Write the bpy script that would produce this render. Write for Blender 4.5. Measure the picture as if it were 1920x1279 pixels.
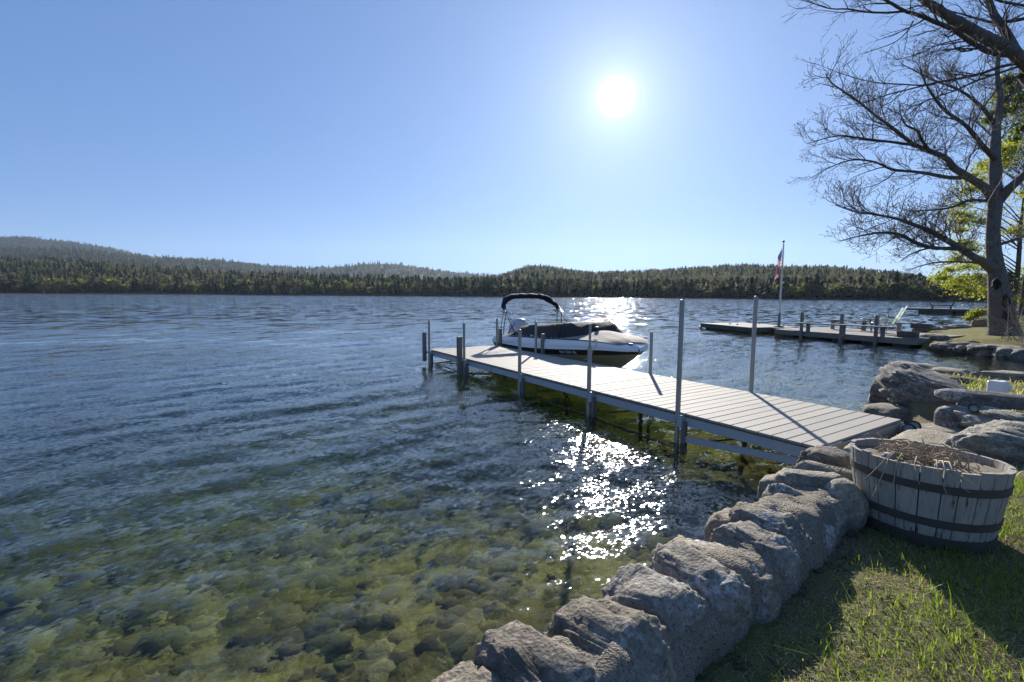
import bpy, bmesh, math, random
import numpy as np
from mathutils import Vector, Matrix, Quaternion, noise
R = math.radians
rng = np.random.default_rng(11)
rnd = random.Random(5)
for o in list(bpy.data.objects):
    bpy.data.objects.remove(o)
scene = bpy.context.scene
COL = scene.collection

# ------------------------------------------------------------------ camera
CAM_H, PITCH, ROLL, FPX = 1.75, R(-5.57), R(0.27), 900.0
cd = bpy.data.cameras.new('camera')
cd.sensor_width = 36.0
cd.lens = FPX / 1920 * 36.0
cd.clip_start = 0.05
cd.clip_end = 20000
cam = bpy.data.objects.new('camera', cd)
COL.objects.link(cam)
cam.matrix_world = Matrix.Translation((0, 0, CAM_H)) @ Matrix.Rotation(R(90) + PITCH, 4, 'X') @ Matrix.Rotation(ROLL, 4, 'Z')
scene.camera = cam

# ------------------------------------------------------------------ sky and sun
SUN_EL, SUN_AZ = R(21.1), R(11.6)          # azimuth measured from +Y towards +X
SUN = Vector((math.sin(SUN_AZ) * math.cos(SUN_EL), math.cos(SUN_AZ) * math.cos(SUN_EL), math.sin(SUN_EL)))
world = bpy.data.worlds.new('World')
scene.world = world
world.use_nodes = True
wn, wl = world.node_tree.nodes, world.node_tree.links
wn.clear()
w_out = wn.new('ShaderNodeOutputWorld')
sky = wn.new('ShaderNodeTexSky')
sky.sky_type = 'NISHITA'
sky.sun_disc = False
sky.sun_elevation = SUN_EL
sky.sun_rotation = SUN_AZ
sky.altitude = 200
sky.air_density = 1.0
sky.dust_density = 0.35
sky.ozone_density = 3.5
tint = wn.new('ShaderNodeMix'); tint.data_type = 'RGBA'; tint.blend_type = 'MULTIPLY'
tint.inputs[0].default_value = 1.0
wl.new(sky.outputs[0], tint.inputs[6])
tint.inputs[7].default_value = (0.80, 0.95, 1.16, 1)
bg = wn.new('ShaderNodeBackground')
bg.inputs[1].default_value = 0.098
gam = wn.new('ShaderNodeGamma'); gam.inputs[1].default_value = 0.45
wl.new(tint.outputs[2], gam.inputs[0])
tint2 = wn.new('ShaderNodeMix'); tint2.data_type = 'RGBA'; tint2.blend_type = 'MULTIPLY'
tint2.inputs[0].default_value = 1.0; tint2.inputs[7].default_value = (0.68, 0.98, 1.50, 1)
wl.new(gam.outputs[0], tint2.inputs[6])
wl.new(tint2.outputs[2], bg.inputs[0])
# bright aureole of forward-scattered light round the sun
tc = wn.new('ShaderNodeTexCoord')
dot = wn.new('ShaderNodeVectorMath'); dot.operation = 'DOT_PRODUCT'
wl.new(tc.outputs['Generated'], dot.inputs[0]); dot.inputs[1].default_value = SUN
def wmath(op, a, b=None):
    n = wn.new('ShaderNodeMath'); n.operation = op
    for i, v in enumerate((a, b)):
        if v is None: continue
        if isinstance(v, (int, float)): n.inputs[i].default_value = v
        else: wl.new(v, n.inputs[i])
    return n.outputs[0]
ang = wmath('ARCCOSINE', wmath('MINIMUM', dot.outputs['Value'], 0.9999999))
def lobe(width_deg, amp, power=2.0):
    q = wmath('POWER', wmath('DIVIDE', ang, R(width_deg)), power)
    return wmath('MULTIPLY', wmath('EXPONENT', wmath('MULTIPLY', q, -1.0)), amp)
glow = wmath('ADD', wmath('ADD', lobe(0.85, 5.0, 1.8), lobe(3.0, 0.30, 1.1)), lobe(15.0, 0.11, 1.2))
bg2 = wn.new('ShaderNodeBackground')
bg2.inputs[0].default_value = (1.0, 1.0, 1.0, 1)
wl.new(glow, bg2.inputs[1])
addw = wn.new('ShaderNodeAddShader')
wl.new(bg.outputs[0], addw.inputs[0]); wl.new(bg2.outputs[0], addw.inputs[1])
wl.new(addw.outputs[0], w_out.inputs[0])

sd = bpy.data.lights.new('sun', 'SUN')
sd.energy = 5.0
sd.angle = R(0.53)
sd.color = (1.0, 0.95, 0.87)
sun = bpy.data.objects.new('sun', sd)
sun.rotation_euler = SUN.to_track_quat('Z', 'Y').to_euler()
sun.location = SUN * 60
COL.objects.link(sun)

scene.view_settings.view_transform = 'Standard'
scene.view_settings.look = 'None'
scene.view_settings.gamma = 1.0
scene.view_settings.use_curve_mapping = False
scene.view_settings.exposure = 1.0
scene.render.engine = 'CYCLES'
cy = scene.cycles
cy.use_denoising = True
cy.max_bounces = 10
cy.transparent_max_bounces = 24
cy.volume_bounces = 0
cy.diffuse_bounces = 3
cy.glossy_bounces = 4
cy.caustics_reflective = False
cy.caustics_refractive = False
cy.sample_clamp_indirect = 6

# ------------------------------------------------------------------ coordinate helpers
def ray(x, y):
    """direction through a pixel of the 1920 x 1279 photograph"""
    u = (x - 960) / FPX; v = (639.5 - y) / FPX
    c, s = math.cos(ROLL), math.sin(ROLL)
    u, v = u * c - v * s, u * s + v * c
    cp, sp = math.cos(PITCH), math.sin(PITCH)
    return Vector((u, cp - v * sp, sp + v * cp))
def at(x, y, z):
    d = ray(x, y); return Vector((0, 0, CAM_H)) + d * ((z - CAM_H) / d.z)
def atY(x, y, Y):
    d = ray(x, y); return Vector((0, 0, CAM_H)) + d * (Y / d.y)

# ------------------------------------------------------------------ object helpers
def props(o, label=None, cat=None, group=None, kind=None):
    if label: o['label'] = label
    if cat: o['category'] = cat
    if group: o['group'] = group
    if kind: o['kind'] = kind
    return o
def empty(name, loc=(0, 0, 0), rz=0.0, label=None, cat=None, group=None):
    o = bpy.data.objects.new(name, None)
    o.empty_display_size = 0.1
    o.location = loc; o.rotation_euler = (0, 0, rz)
    COL.objects.link(o)
    return props(o, label, cat, group)
def mesh_obj(name, me, mats, parent=None):
    o = bpy.data.objects.new(name, me)
    for m in (mats if isinstance(mats, (list, tuple)) else [mats]):
        if m.name not in [x.name for x in me.materials if x]: me.materials.append(m)
    COL.objects.link(o)
    if parent is not None: o.parent = parent
    return o
def np_mesh(name, V, F, col=None, smooth=False, mat_idx=None):
    """V (n,3); F (m,k) equal-size faces or a list of such arrays"""
    me = bpy.data.meshes.new(name)
    V = np.asarray(V, np.float32)
    Fs = F if isinstance(F, list) else [F]
    Fs = [np.asarray(f, np.int32) for f in Fs if len(f)]
    loops = np.concatenate([f.ravel() for f in Fs])
    sizes = np.concatenate([np.full(len(f), f.shape[1], np.int32) for f in Fs])
    starts = np.concatenate([[0], np.cumsum(sizes)[:-1]]).astype(np.int32)
    me.vertices.add(len(V)); me.vertices.foreach_set('co', V.ravel())
    me.loops.add(len(loops)); me.loops.foreach_set('vertex_index', loops)
    me.polygons.add(len(sizes)); me.polygons.foreach_set('loop_start', starts)
    me.polygons.foreach_set('loop_total', sizes)
    if mat_idx is not None: me.polygons.foreach_set('material_index', np.asarray(mat_idx, np.int32))
    me.update(calc_edges=True)
    me.validate()
    if smooth: me.shade_smooth()
    if col is not None:
        a = me.color_attributes.new('col', 'FLOAT_COLOR', 'POINT')
        c = np.ones((len(V), 4), np.float32); c[:, :3] = col
        a.data.foreach_set('color', c.ravel())
    return me

class MB:
    """collects simple solids, then links them as one mesh object"""
    def __init__(s): s.v = []; s.f = []; s.m = []
    def add(s, vs, fs, m=0):
        b = len(s.v); s.v += [tuple(v) for v in vs]
        s.f += [tuple(i + b for i in f) for f in fs]; s.m += [m] * len(fs); return s
    def box(s, c, size, rot=None, m=0, bev=0.0):
        bm = bmesh.new(); bmesh.ops.create_cube(bm, size=1.0)
        bmesh.ops.scale(bm, vec=size, verts=bm.verts)
        if bev: bmesh.ops.bevel(bm, geom=bm.edges[:], offset=bev, segments=1, affect='EDGES')
        M = Matrix.Translation(c) @ (rot.to_4x4() if rot is not None else Matrix.Identity(4))
        bm.transform(M); bm.verts.index_update()
        s.add([v.co[:] for v in bm.verts], [[v.index for v in f.verts] for f in bm.faces], m); bm.free(); return s
    def beam(s, p0, p1, w, h, m=0, bev=0.0, up=Vector((0, 0, 1))):
        p0, p1 = Vector(p0), Vector(p1); d = p1 - p0
        x = d.normalized(); z = up - x * up.dot(x)
        if z.length < 1e-4: z = Vector((0, 1, 0)) - x * x.y
        z.normalize(); y = z.cross(x)
        return s.box((p0 + p1) / 2, (d.length, w, h), Matrix((x, y, z)).transposed(), m, bev)
    def tube(s, pts, rad, n=8, m=0, cap=True):
        pts = [Vector(p) for p in pts]
        if not hasattr(rad, '__len__'): rad = [rad] * len(pts)
        t0 = (pts[1] - pts[0]).normalized()
        a = Vector((0, 0, 1)) if abs(t0.z) < 0.9 else Vector((1, 0, 0))
        nx = t0.cross(a).normalized(); vs = []; fs = []
        for i, p in enumerate(pts):
            t = (pts[min(i + 1, len(pts) - 1)] - pts[max(i - 1, 0)]).normalized()
            nx = (nx - t * nx.dot(t)).normalized(); ny = t.cross(nx)
            for k in range(n):
                q = 2 * math.pi * k / n
                vs.append(p + (nx * math.cos(q) + ny * math.sin(q)) * rad[i])
        for i in range(len(pts) - 1):
            for k in range(n):
                k2 = (k + 1) % n
                fs.append((i * n + k, i * n + k2, (i + 1) * n + k2, (i + 1) * n + k))
        if cap:
            fs.append(tuple(range(n))[::-1]); fs.append(tuple((len(pts) - 1) * n + k for k in range(n)))
        return s.add(vs, fs, m)
    def lathe(s, prof, n=20, c=(0, 0, 0), m=0):
        vs = []; fs = []
        for r, z in prof:
            for k in range(n):
                q = 2 * math.pi * k / n
                vs.append((c[0] + r * math.cos(q), c[1] + r * math.sin(q), c[2] + z))
        for i in range(len(prof) - 1):
            for k in range(n):
                k2 = (k + 1) % n
                fs.append((i * n + k, i * n + k2, (i + 1) * n + k2, (i + 1) * n + k))
        return s.add(vs, fs, m)
    def build(s, name, mats, parent=None, smooth=False, angle=None):
        me = bpy.data.meshes.new(name); me.from_pydata(s.v, [], s.f)
        me.polygons.foreach_set('material_index', s.m); me.update()
        bm = bmesh.new(); bm.from_mesh(me); bmesh.ops.recalc_face_normals(bm, faces=bm.faces); bm.to_mesh(me); bm.free()
        if smooth:
            me.shade_smooth()
            if angle: me.set_sharp_from_angle(angle=R(angle))
        return mesh_obj(name, me, mats, parent)

# ------------------------------------------------------------------ materials
class NT:
    def __init__(s, name):
        s.mat = bpy.data.materials.new(name); s.mat.use_nodes = True
        s.n, s.l = s.mat.node_tree.nodes, s.mat.node_tree.links
        s.n.clear(); s.out = s.n.new('ShaderNodeOutputMaterial')
        s.geo = s.n.new('ShaderNodeNewGeometry'); s.tc = s.n.new('ShaderNodeTexCoord')
    def set(s, sock, v):
        if v is None: return
        if hasattr(v, 'is_output'): s.l.new(v, sock)
        elif isinstance(v, (tuple, list)) and len(v) == 3 and sock.type == 'RGBA': sock.default_value = (*v, 1)
        else: sock.default_value = v
    def math(s, op, a, b=None, c=None, clamp=False):
        n = s.n.new('ShaderNodeMath'); n.operation = op; n.use_clamp = clamp
        for i, v in enumerate((a, b, c)): s.set(n.inputs[i], v)
        return n.outputs[0]
    def vmath(s, op, a, b=None, out=0):
        n = s.n.new('ShaderNodeVectorMath'); n.operation = op
        s.set(n.inputs[0], a)
        if b is not None: s.set(n.inputs['Scale'] if op == 'SCALE' else n.inputs[1], b)
        return n.outputs[out]
    def mapping(s, vec, scale=(1, 1, 1), rot=(0, 0, 0), loc=(0, 0, 0)):
        n = s.n.new('ShaderNodeMapping'); s.set(n.inputs[0], vec)
        n.inputs['Scale'].default_value = scale; n.inputs['Rotation'].default_value = rot; n.inputs['Location'].default_value = loc
        return n.outputs[0]
    def noise(s, vec, scale, detail=4.0, rough=0.55, dist=0.0, out=0):
        n = s.n.new('ShaderNodeTexNoise'); s.set(n.inputs['Vector'], vec)
        n.inputs['Scale'].default_value = scale; n.inputs['Detail'].default_value = detail
        n.inputs['Roughness'].default_value = rough; n.inputs['Distortion'].default_value = dist
        return n.outputs[out]
    def voro(s, vec, scale, feature='F1', out=0):
        n = s.n.new('ShaderNodeTexVoronoi'); n.feature = feature; s.set(n.inputs['Vector'], vec)
        n.inputs['Scale'].default_value = scale; return n.outputs[out]
    def ramp(s, fac, stops, interp='LINEAR'):
        n = s.n.new('ShaderNodeValToRGB'); s.set(n.inputs[0], fac); n.color_ramp.interpolation = interp
        e = n.color_ramp.elements
        while len(e) < len(stops): e.new(0.5)
        for i, (p, c) in enumerate(stops):
            e[i].position = p; e[i].color = (*c, 1) if len(c) == 3 else c
        return n.outputs[0]
    def mix(s, fac, a, b, mode='MIX'):
        n = s.n.new('ShaderNodeMix'); n.data_type = 'RGBA'; n.blend_type = mode
        s.set(n.inputs[0], fac); s.set(n.inputs[6], a); s.set(n.inputs[7], b); return n.outputs[2]
    def step(s, v, lo, hi):
        n = s.n.new('ShaderNodeMapRange'); n.clamp = True; s.set(n.inputs[0], v)
        n.inputs[1].default_value = lo; n.inputs[2].default_value = hi; return n.outputs[0]
    def attr(s, name, out=0):
        n = s.n.new('ShaderNodeAttribute'); n.attribute_name = name; return n.outputs[out]
    def rand(s): return s.n.new('ShaderNodeObjectInfo').outputs['Random']
    def bump(s, h, strength=0.5, dist=0.01, normal=None):
        n = s.n.new('ShaderNodeBump'); n.inputs['Strength'].default_value = strength
        n.inputs['Distance'].default_value = dist; s.set(n.inputs['Height'], h); s.set(n.inputs['Normal'], normal)
        return n.outputs[0]
    def pbr(s, col, rough=0.7, normal=None, metal=0.0, spec=0.4, translucent=None, tmix=0.4):
        b = s.n.new('ShaderNodeBsdfPrincipled')
        s.set(b.inputs['Base Color'], col); s.set(b.inputs['Roughness'], rough); s.set(b.inputs['Normal'], normal)
        s.set(b.inputs['Metallic'], metal); s.set(b.inputs['Specular IOR Level'], spec)
        sh = b.outputs[0]
        if translucent is not None:
            t = s.n.new('ShaderNodeBsdfTranslucent'); s.set(t.inputs[0], translucent)
            m = s.n.new('ShaderNodeMixShader'); m.inputs[0].default_value = tmix
            s.l.new(sh, m.inputs[1]); s.l.new(t.outputs[0], m.inputs[2]); sh = m.outputs[0]
        s.l.new(sh, s.out.inputs[0]); return s.mat

def simple(name, c1, c2=None, scale=6.0, rough=0.6, bump=0.0, bscale=60.0, metal=0.0, spec=0.4, stretch=(1, 1, 1), dist=0.004, rvar=0.0):
    t = NT(name); v = t.mapping(t.tc.outputs['Object'], stretch)
    c = t.mix(t.noise(v, scale, 6, 0.6), c1, c2 or tuple(x * 0.7 for x in c1))
    if rvar: c = t.mix(t.math('MULTIPLY', t.rand(), rvar), c, tuple(x * 0.45 for x in c1))
    nm = t.bump(t.noise(v, bscale, 4, 0.6), bump, dist) if bump else None
    return t.pbr(c, rough, nm, metal, spec)

def stone_mat(name, dark, light, lichen=0.5, rust=0.0, scale=1.0, strata=0.0, top_sand=None):
    t = NT(name)
    info = t.n.new('ShaderNodeObjectInfo')
    off = t.vmath('SCALE', t.vmath('ADD', info.outputs['Location'], (3.1, 1.7, 5.3)), 3.0)
    v = t.vmath('ADD', t.tc.outputs['Object'], off)
    v = t.mapping(v, (scale, scale, scale))
    vs = t.mapping(v, (1, 1, 1 + 11 * strata), (0.25, 0.15, 0))
    c = t.mix(t.step(t.noise(vs, 3.2, 10, 0.68, 0.4), 0.30, 0.68), tuple(x * 0.75 for x in dark), light)
    c = t.mix(t.step(t.noise(v, 26, 8, 0.75), 0.52, 0.72), c, tuple(min(1, x * 1.45) for x in light))
    c = t.mix(t.step(t.noise(v, 55, 4, 0.7), 0.56, 0.70), c, tuple(x * 0.35 for x in dark))
    tone = t.ramp(info.outputs['Random'], [(0.0, (0.62, 0.60, 0.58)), (0.3, (1.0, 0.95, 0.86)), (0.55, (0.78, 0.79, 0.82)), (0.8, (1.12, 1.06, 0.96)), (1.0, (0.85, 0.78, 0.68))])
    c = t.mix(1.0, c, tone, 'MULTIPLY')
    if lichen:
        big = t.step(t.noise(v, 3.3, 5, 0.65), 0.58 - 0.08 * lichen, 0.66)
        fine = t.step(t.noise(v, 34, 6, 0.75), 0.45, 0.62)
        c = t.mix(t.math('MULTIPLY', big, fine), c, (0.64, 0.63, 0.60))
    if rust:
        big = t.step(t.noise(v, 2.1, 4, 0.6), 0.76 - 0.1 * rust, 0.82)
        c = t.mix(t.math('MULTIPLY', big, 0.8), c, (0.26, 0.14, 0.05))
    h = t.math('ADD', t.math('MULTIPLY', t.noise(vs, 14, 8, 0.7), 1.0), t.math('MULTIPLY', t.voro(v, 60), 0.35))
    n1 = t.bump(h, 0.9, 0.02)
    n2 = t.bump(t.noise(v, 160, 4, 0.7), 0.7, 0.004, n1)
    return t.pbr(c, 0.88, n2, 0, 0.25)

M = {}
M['stone'] = stone_mat('weathered fieldstone', (0.14, 0.125, 0.105), (0.34, 0.305, 0.255), 1.0, 0.0)
M['stone_rust'] = stone_mat('rusty fieldstone', (0.15, 0.13, 0.105), (0.34, 0.305, 0.25), 0.9, 1.0)
M['ledge'] = stone_mat('layered ledge rock', (0.13, 0.118, 0.10), (0.32, 0.29, 0.245), 0.5, 0.0, 0.7, 1.0)
M['pale_rock'] = stone_mat('pale boulder rock', (0.17, 0.16, 0.13), (0.36, 0.34, 0.29), 0.3, 0.0, 0.8, 0.4)
M['tan_rock'] = stone_mat('tan slab rock', (0.24, 0.21, 0.15), (0.40, 0.36, 0.28), 0.1, 0.15, 0.8, 0.3)
M['shore_rock'] = stone_mat('shore rock', (0.10, 0.095, 0.085), (0.30, 0.28, 0.25), 0.4, 0.0, 0.5, 0.4)
def mortar_mat():
    t = NT('sandy mortar'); v = t.tc.outputs['Object']
    c = t.mix(t.noise(v, 7, 8, 0.7), (0.17, 0.145, 0.11), (0.31, 0.27, 0.21))
    c = t.mix(t.step(t.voro(v, 130, 'F1'), 0.0, 0.42), (0.40, 0.36, 0.29), c)
    c = t.mix(t.step(t.noise(v, 90, 3, 0.6), 0.55, 0.68), c, (0.07, 0.062, 0.05))
    n1 = t.bump(t.voro(v, 120), 0.8, 0.012)
    return t.pbr(c, 0.95, t.bump(t.noise(v, 22, 8, 0.7), 0.7, 0.02, n1), 0, 0.2)
M['mortar'] = mortar_mat()
def deck_mat():
    t = NT('grey composite decking'); v = t.tc.outputs['Object']
    vs = t.mapping(v, (2, 60, 2))
    c = t.mix(t.noise(vs, 3, 6, 0.6), (0.35, 0.315, 0.26), (0.42, 0.38, 0.32))
    c = t.mix(t.math('MULTIPLY', t.rand(), 0.35), c, (0.25, 0.23, 0.20))
    c = t.mix(t.math('MULTIPLY', t.step(t.noise(v, 2.2, 5, 0.65), 0.52, 0.75), 0.5), c, (0.27, 0.245, 0.21))
    c = t.mix(t.step(t.noise(v, 30, 2, 0.5), 0.70, 0.74), c, (0.22, 0.20, 0.17))
    return t.pbr(c, 0.75, t.bump(t.noise(vs, 5, 3, 0.6), 0.4, 0.002), 0, 0.15)
M['deck'] = deck_mat()
M['deck_edge'] = simple('brown deck edge', (0.10, 0.085, 0.07), (0.15, 0.13, 0.11), 9)
M['alu'] = simple('painted aluminium beam', (0.40, 0.41, 0.42), (0.47, 0.48, 0.49), 3, 0.45, 0.05, 30)
M['pipe'] = simple('galvanised pipe', (0.27, 0.25, 0.215), (0.35, 0.33, 0.29), 5, 0.45, 0.05, 40, 0.35)
M['sleeve'] = simple('brown post sleeve', (0.16, 0.14, 0.12), (0.23, 0.205, 0.18), 4, 0.7, 0.15, 30, stretch=(1, 1, 0.15))
M['brace'] = simple('dull metal brace', (0.16, 0.15, 0.13), (0.24, 0.22, 0.19), 5, 0.6)
M['grey_wood'] = simple('weathered grey wood', (0.22, 0.20, 0.175), (0.34, 0.315, 0.28), 3, 0.85, 0.3, 8, stretch=(1, 8, 8), rvar=0.5)
M['dark_wood'] = simple('dark weathered wood', (0.09, 0.082, 0.075), (0.16, 0.145, 0.13), 3, 0.85, 0.3, 8, rvar=0.4)
M['white_metal'] = simple('pale painted metal', (0.62, 0.63, 0.62), (0.7, 0.7, 0.69), 5, 0.4)
M['black_plastic'] = simple('black plastic', (0.02, 0.02, 0.022), (0.035, 0.035, 0.037), 8, 0.35)
M['white_plastic'] = simple('white plastic', (0.68, 0.68, 0.67), (0.75, 0.75, 0.74), 8, 0.4)
M['dark_metal'] = simple('dark metal', (0.05, 0.05, 0.05), (0.08, 0.08, 0.08), 6, 0.45, metal=0.5)
M['steel'] = simple('polished steel', (0.55, 0.56, 0.57), (0.62, 0.62, 0.63), 6, 0.22, metal=1.0)
def lens_mat():
    t = NT('lamp lens glass')
    return t.pbr((0.20, 0.21, 0.20), 0.15, None, 0.2, 0.5)
M['lens'] = lens_mat()

# ================================================================== SETTING
LAND = np.array([(-3.0, -1.9), (-1.2, 0.12), (-0.42, 0.86), (0.20, 1.47), (0.65, 1.87), (1.03, 2.18), (1.45, 2.52), (1.85, 2.90), (2.22, 3.30),
                 (2.75, 3.90), (3.85, 4.78), (4.75, 5.45), (5.35, 6.30), (5.95, 7.30), (6.70, 8.15), (7.40, 8.35), (8.45, 7.80),
                 (12.0, 5.9), (20, 1.0), (20, -8), (-3, -8)])
BANK = np.array([(13.95, 16.2), (14.45, 15.55), (15.2, 14.1), (17.0, 12.3), (24, 8.5), (40, 6), (60, 20), (60, 44), (43, 41), (34, 33), (24, 25.5),
                 (20.5, 22.8), (18.6, 21.6), (17.4, 20.2), (16.2, 18.4)])
def poly_sd(P, poly):
    """signed distance, positive inside"""
    P = np.asarray(P, float); n = len(poly); d2 = np.full(len(P), 1e18); ins = np.zeros(len(P), bool)
    for i in range(n):
        a, b = poly[i], poly[(i + 1) % n]
        ab = b - a; t = np.clip(((P - a) @ ab) / (ab @ ab), 0, 1)
        d2 = np.minimum(d2, ((P - a - t[:, None] * ab) ** 2).sum(1))
        c = (a[1] > P[:, 1]) != (b[1] > P[:, 1])
        with np.errstate(divide='ignore', invalid='ignore'):
            xi = a[0] + (P[:, 1] - a[1]) / (b[1] - a[1]) * ab[0]
        ins ^= c & (P[:, 0] < xi)
    return np.where(ins, 1, -1) * np.sqrt(d2)

def wave_noise(P, seed, k0, n=14, spread=1.0):
    """cheap smooth 2-D noise: a sum of random sines"""
    r = np.random.default_rng(seed); out = np.zeros(len(P))
    for i in range(n):
        k = k0 * (1 + 1.6 * r.random()); a = r.random() * 2 * math.pi
        out += np.sin(P[:, 0] * k * math.cos(a) + P[:, 1] * k * math.sin(a) + r.random() * 6.28) / k * k0
    return out / math.sqrt(n)

def grid_faces(nr, nc):
    i = np.arange(nr - 1)[:, None] * nc + np.arange(nc - 1)[None, :]
    i = i.ravel(); return np.stack([i, i + 1, i + nc + 1, i + nc], 1)

# ---- water: waves as geometry near the shore, fine ripples in the normal
def water_mat():
    t = NT('lake water')
    P = t.geo.outputs['Position']
    rot = R(-45)
    dist = t.vmath('LENGTH', P, out=1)
    far = t.step(dist, 9.0, 45.0)
    def slopes(scale, along, amp, detail):
        v = t.mapping(t.mapping(P, (1, 1, 0), (0, 0, rot)), (along, 1, 1))
        c = t.noise(v, scale, detail, 0.6, 0.3, out=1)
        d = t.vmath('SUBTRACT', c, (0.5, 0.5, 0.5))
        d = t.vmath('MULTIPLY', d, (1, 1, 0))
        return t.vmath('SCALE', d, amp)
    calm = t.math('ADD', t.math('MULTIPLY', t.noise(t.mapping(P, (0.25, 1, 0)), 0.05, 3, 0.5), 0.9), 0.60)
    s1 = slopes(5.5, 0.42, 0.30, 2.5)
    s2 = slopes(26.0, 0.7, 0.54, 1.0)
    s3 = t.vmath('SCALE', slopes(1.5, 0.45, 0.85, 2.0), far)
    near = t.math('SUBTRACT', 1.0, t.math('MULTIPLY', far, 0.6))
    sl = t.vmath('ADD', t.vmath('SCALE', t.vmath('ADD', s1, s2), near), s3)
    gust = t.math('ADD', t.math('MULTIPLY', t.step(t.noise(t.mapping(P, (0.6, 1.0, 0)), 1.1, 4, 0.6), 0.3, 0.7), 0.6), 0.70)
    sl = t.vmath('SCALE', sl, t.math('MULTIPLY', calm, gust))
    N = t.vmath('NORMALIZE', t.vmath('ADD', t.geo.outputs['Normal'], sl))
    cosv = t.math('ABSOLUTE', t.vmath('DOT_PRODUCT', N, t.geo.outputs['Incoming'], out=1))
    fres = t.math('ADD', t.math('MULTIPLY', t.math('POWER', t.math('SUBTRACT', 1.0, cosv, clamp=True), 5.0), 0.98), 0.02)
    gl = t.n.new('ShaderNodeBsdfGlossy'); gl.inputs[0].default_value = (1, 1, 1, 1)
    gl.inputs['Roughness'].default_value = 0.055; t.l.new(N, gl.inputs['Normal'])
    tr = t.n.new('ShaderNodeBsdfTransparent'); tr.inputs[0].default_value = (0.97, 0.99, 0.97, 1)
    rf = t.n.new('ShaderNodeBsdfRefraction'); rf.inputs['IOR'].default_value = 1.14
    rf.inputs['Roughness'].default_value = 0.0; rf.inputs[0].default_value = (0.97, 0.99, 0.97, 1); t.l.new(N, rf.inputs['Normal'])
    m2 = t.n.new('ShaderNodeMixShader'); m2.inputs[0].default_value = 0.55
    t.l.new(tr.outputs[0], m2.inputs[1]); t.l.new(rf.outputs[0], m2.inputs[2]); tr = m2
    mx = t.n.new('ShaderNodeMixShader')
    t.l.new(fres, mx.inputs[0]); t.l.new(tr.outputs[0], mx.inputs[1]); t.l.new(gl.outputs[0], mx.inputs[2])
    t.l.new(mx.outputs[0], t.out.inputs['Surface'])
    va = t.n.new('ShaderNodeVolumeAbsorption')
    va.inputs[0].default_value = (0.54, 0.66, 0.38, 1); va.inputs[1].default_value = 0.42
    t.l.new(va.outputs[0], t.out.inputs['Volume'])
    return t.mat
M['water'] = water_mat()
def build_water():
    nr, nc = 680, 470
    r = np.geomspace(0.8, 1500, nr); a = np.radians(np.linspace(-78, 78, nc))
    X = r[:, None] * np.sin(a)[None, :]; Y = r[:, None] * np.cos(a)[None, :]
    P = np.stack([X.ravel(), Y.ravel()], 1)
    g = np.random.default_rng(3); z = np.zeros(len(P)); rr = np.repeat(r, nc)
    step = rr * (math.log(1500 / 0.8) / nr)
    # gust patches make the wave height uneven
    patch = 1.0 + 0.35 * wave_noise(P, 17, 0.5, 8)
    sub = np.maximum(patch, 0.35)
    for i in range(46):
        lam = 0.2 * (7.5 ** g.random())
        k = 2 * math.pi / lam
        th = R(135) + g.normal() * (0.22 if lam > 0.6 else 0.50)
        slope = 0.0155 if lam > 0.6 else 0.016
        att = np.clip((lam / step - 2.5) / 3.0, 0, 1)
        ph = k * (P[:, 0] * math.cos(th) + P[:, 1] * math.sin(th)) + g.random() * 6.28
        z += att * slope / k * (np.sin(ph) + 0.22 * np.sin(2 * ph + 1.57))
    z *= sub
    # sheltered water is calmer close to the shore
    n0 = nr * nc
    V = np.zeros((n0 + 2 * (nr + nc), 3)); V[:n0, :2] = P; V[:n0, 2] = z
    # skirt down below the lake bed and a floor close the body of water
    rim = np.concatenate([np.arange(nc), np.arange(1, nr) * nc + nc - 1, (nr - 1) * nc + np.arange(nc - 2, -1, -1), np.arange(nr - 2, 0, -1) * nc])
    m = len(rim); low = n0 + np.arange(m)
    V = V[:n0 + m + 1]; V[low] = V[rim]; V[low, 2] = -30
    V[n0 + m] = (0, 300, -30)
    j = np.roll(np.arange(m), -1)
    sk = np.stack([rim, low, low[j], rim[j]], 1)[:, ::-1]
    fl = np.stack([low, np.full(m, n0 + m), low[j]], 1)[:, ::-1]
    me = np_mesh('lake_water', V, [grid_faces(nr, nc)[:, ::-1], sk[:, ::-1], fl[:, ::-1]])
    bm = bmesh.new(); bm.from_mesh(me); bmesh.ops.recalc_face_normals(bm, faces=bm.faces); bm.to_mesh(me); bm.free()
    sm = np.zeros(len(me.polygons), bool); sm[:(nr - 1) * (nc - 1)] = True
    me.polygons.foreach_set('use_smooth', sm)
    props(mesh_obj('lake_water', me, M['water']), 'rippled blue lake with sun glitter, clear and green over the stones by the shore', kind='structure')
build_water()

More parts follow.
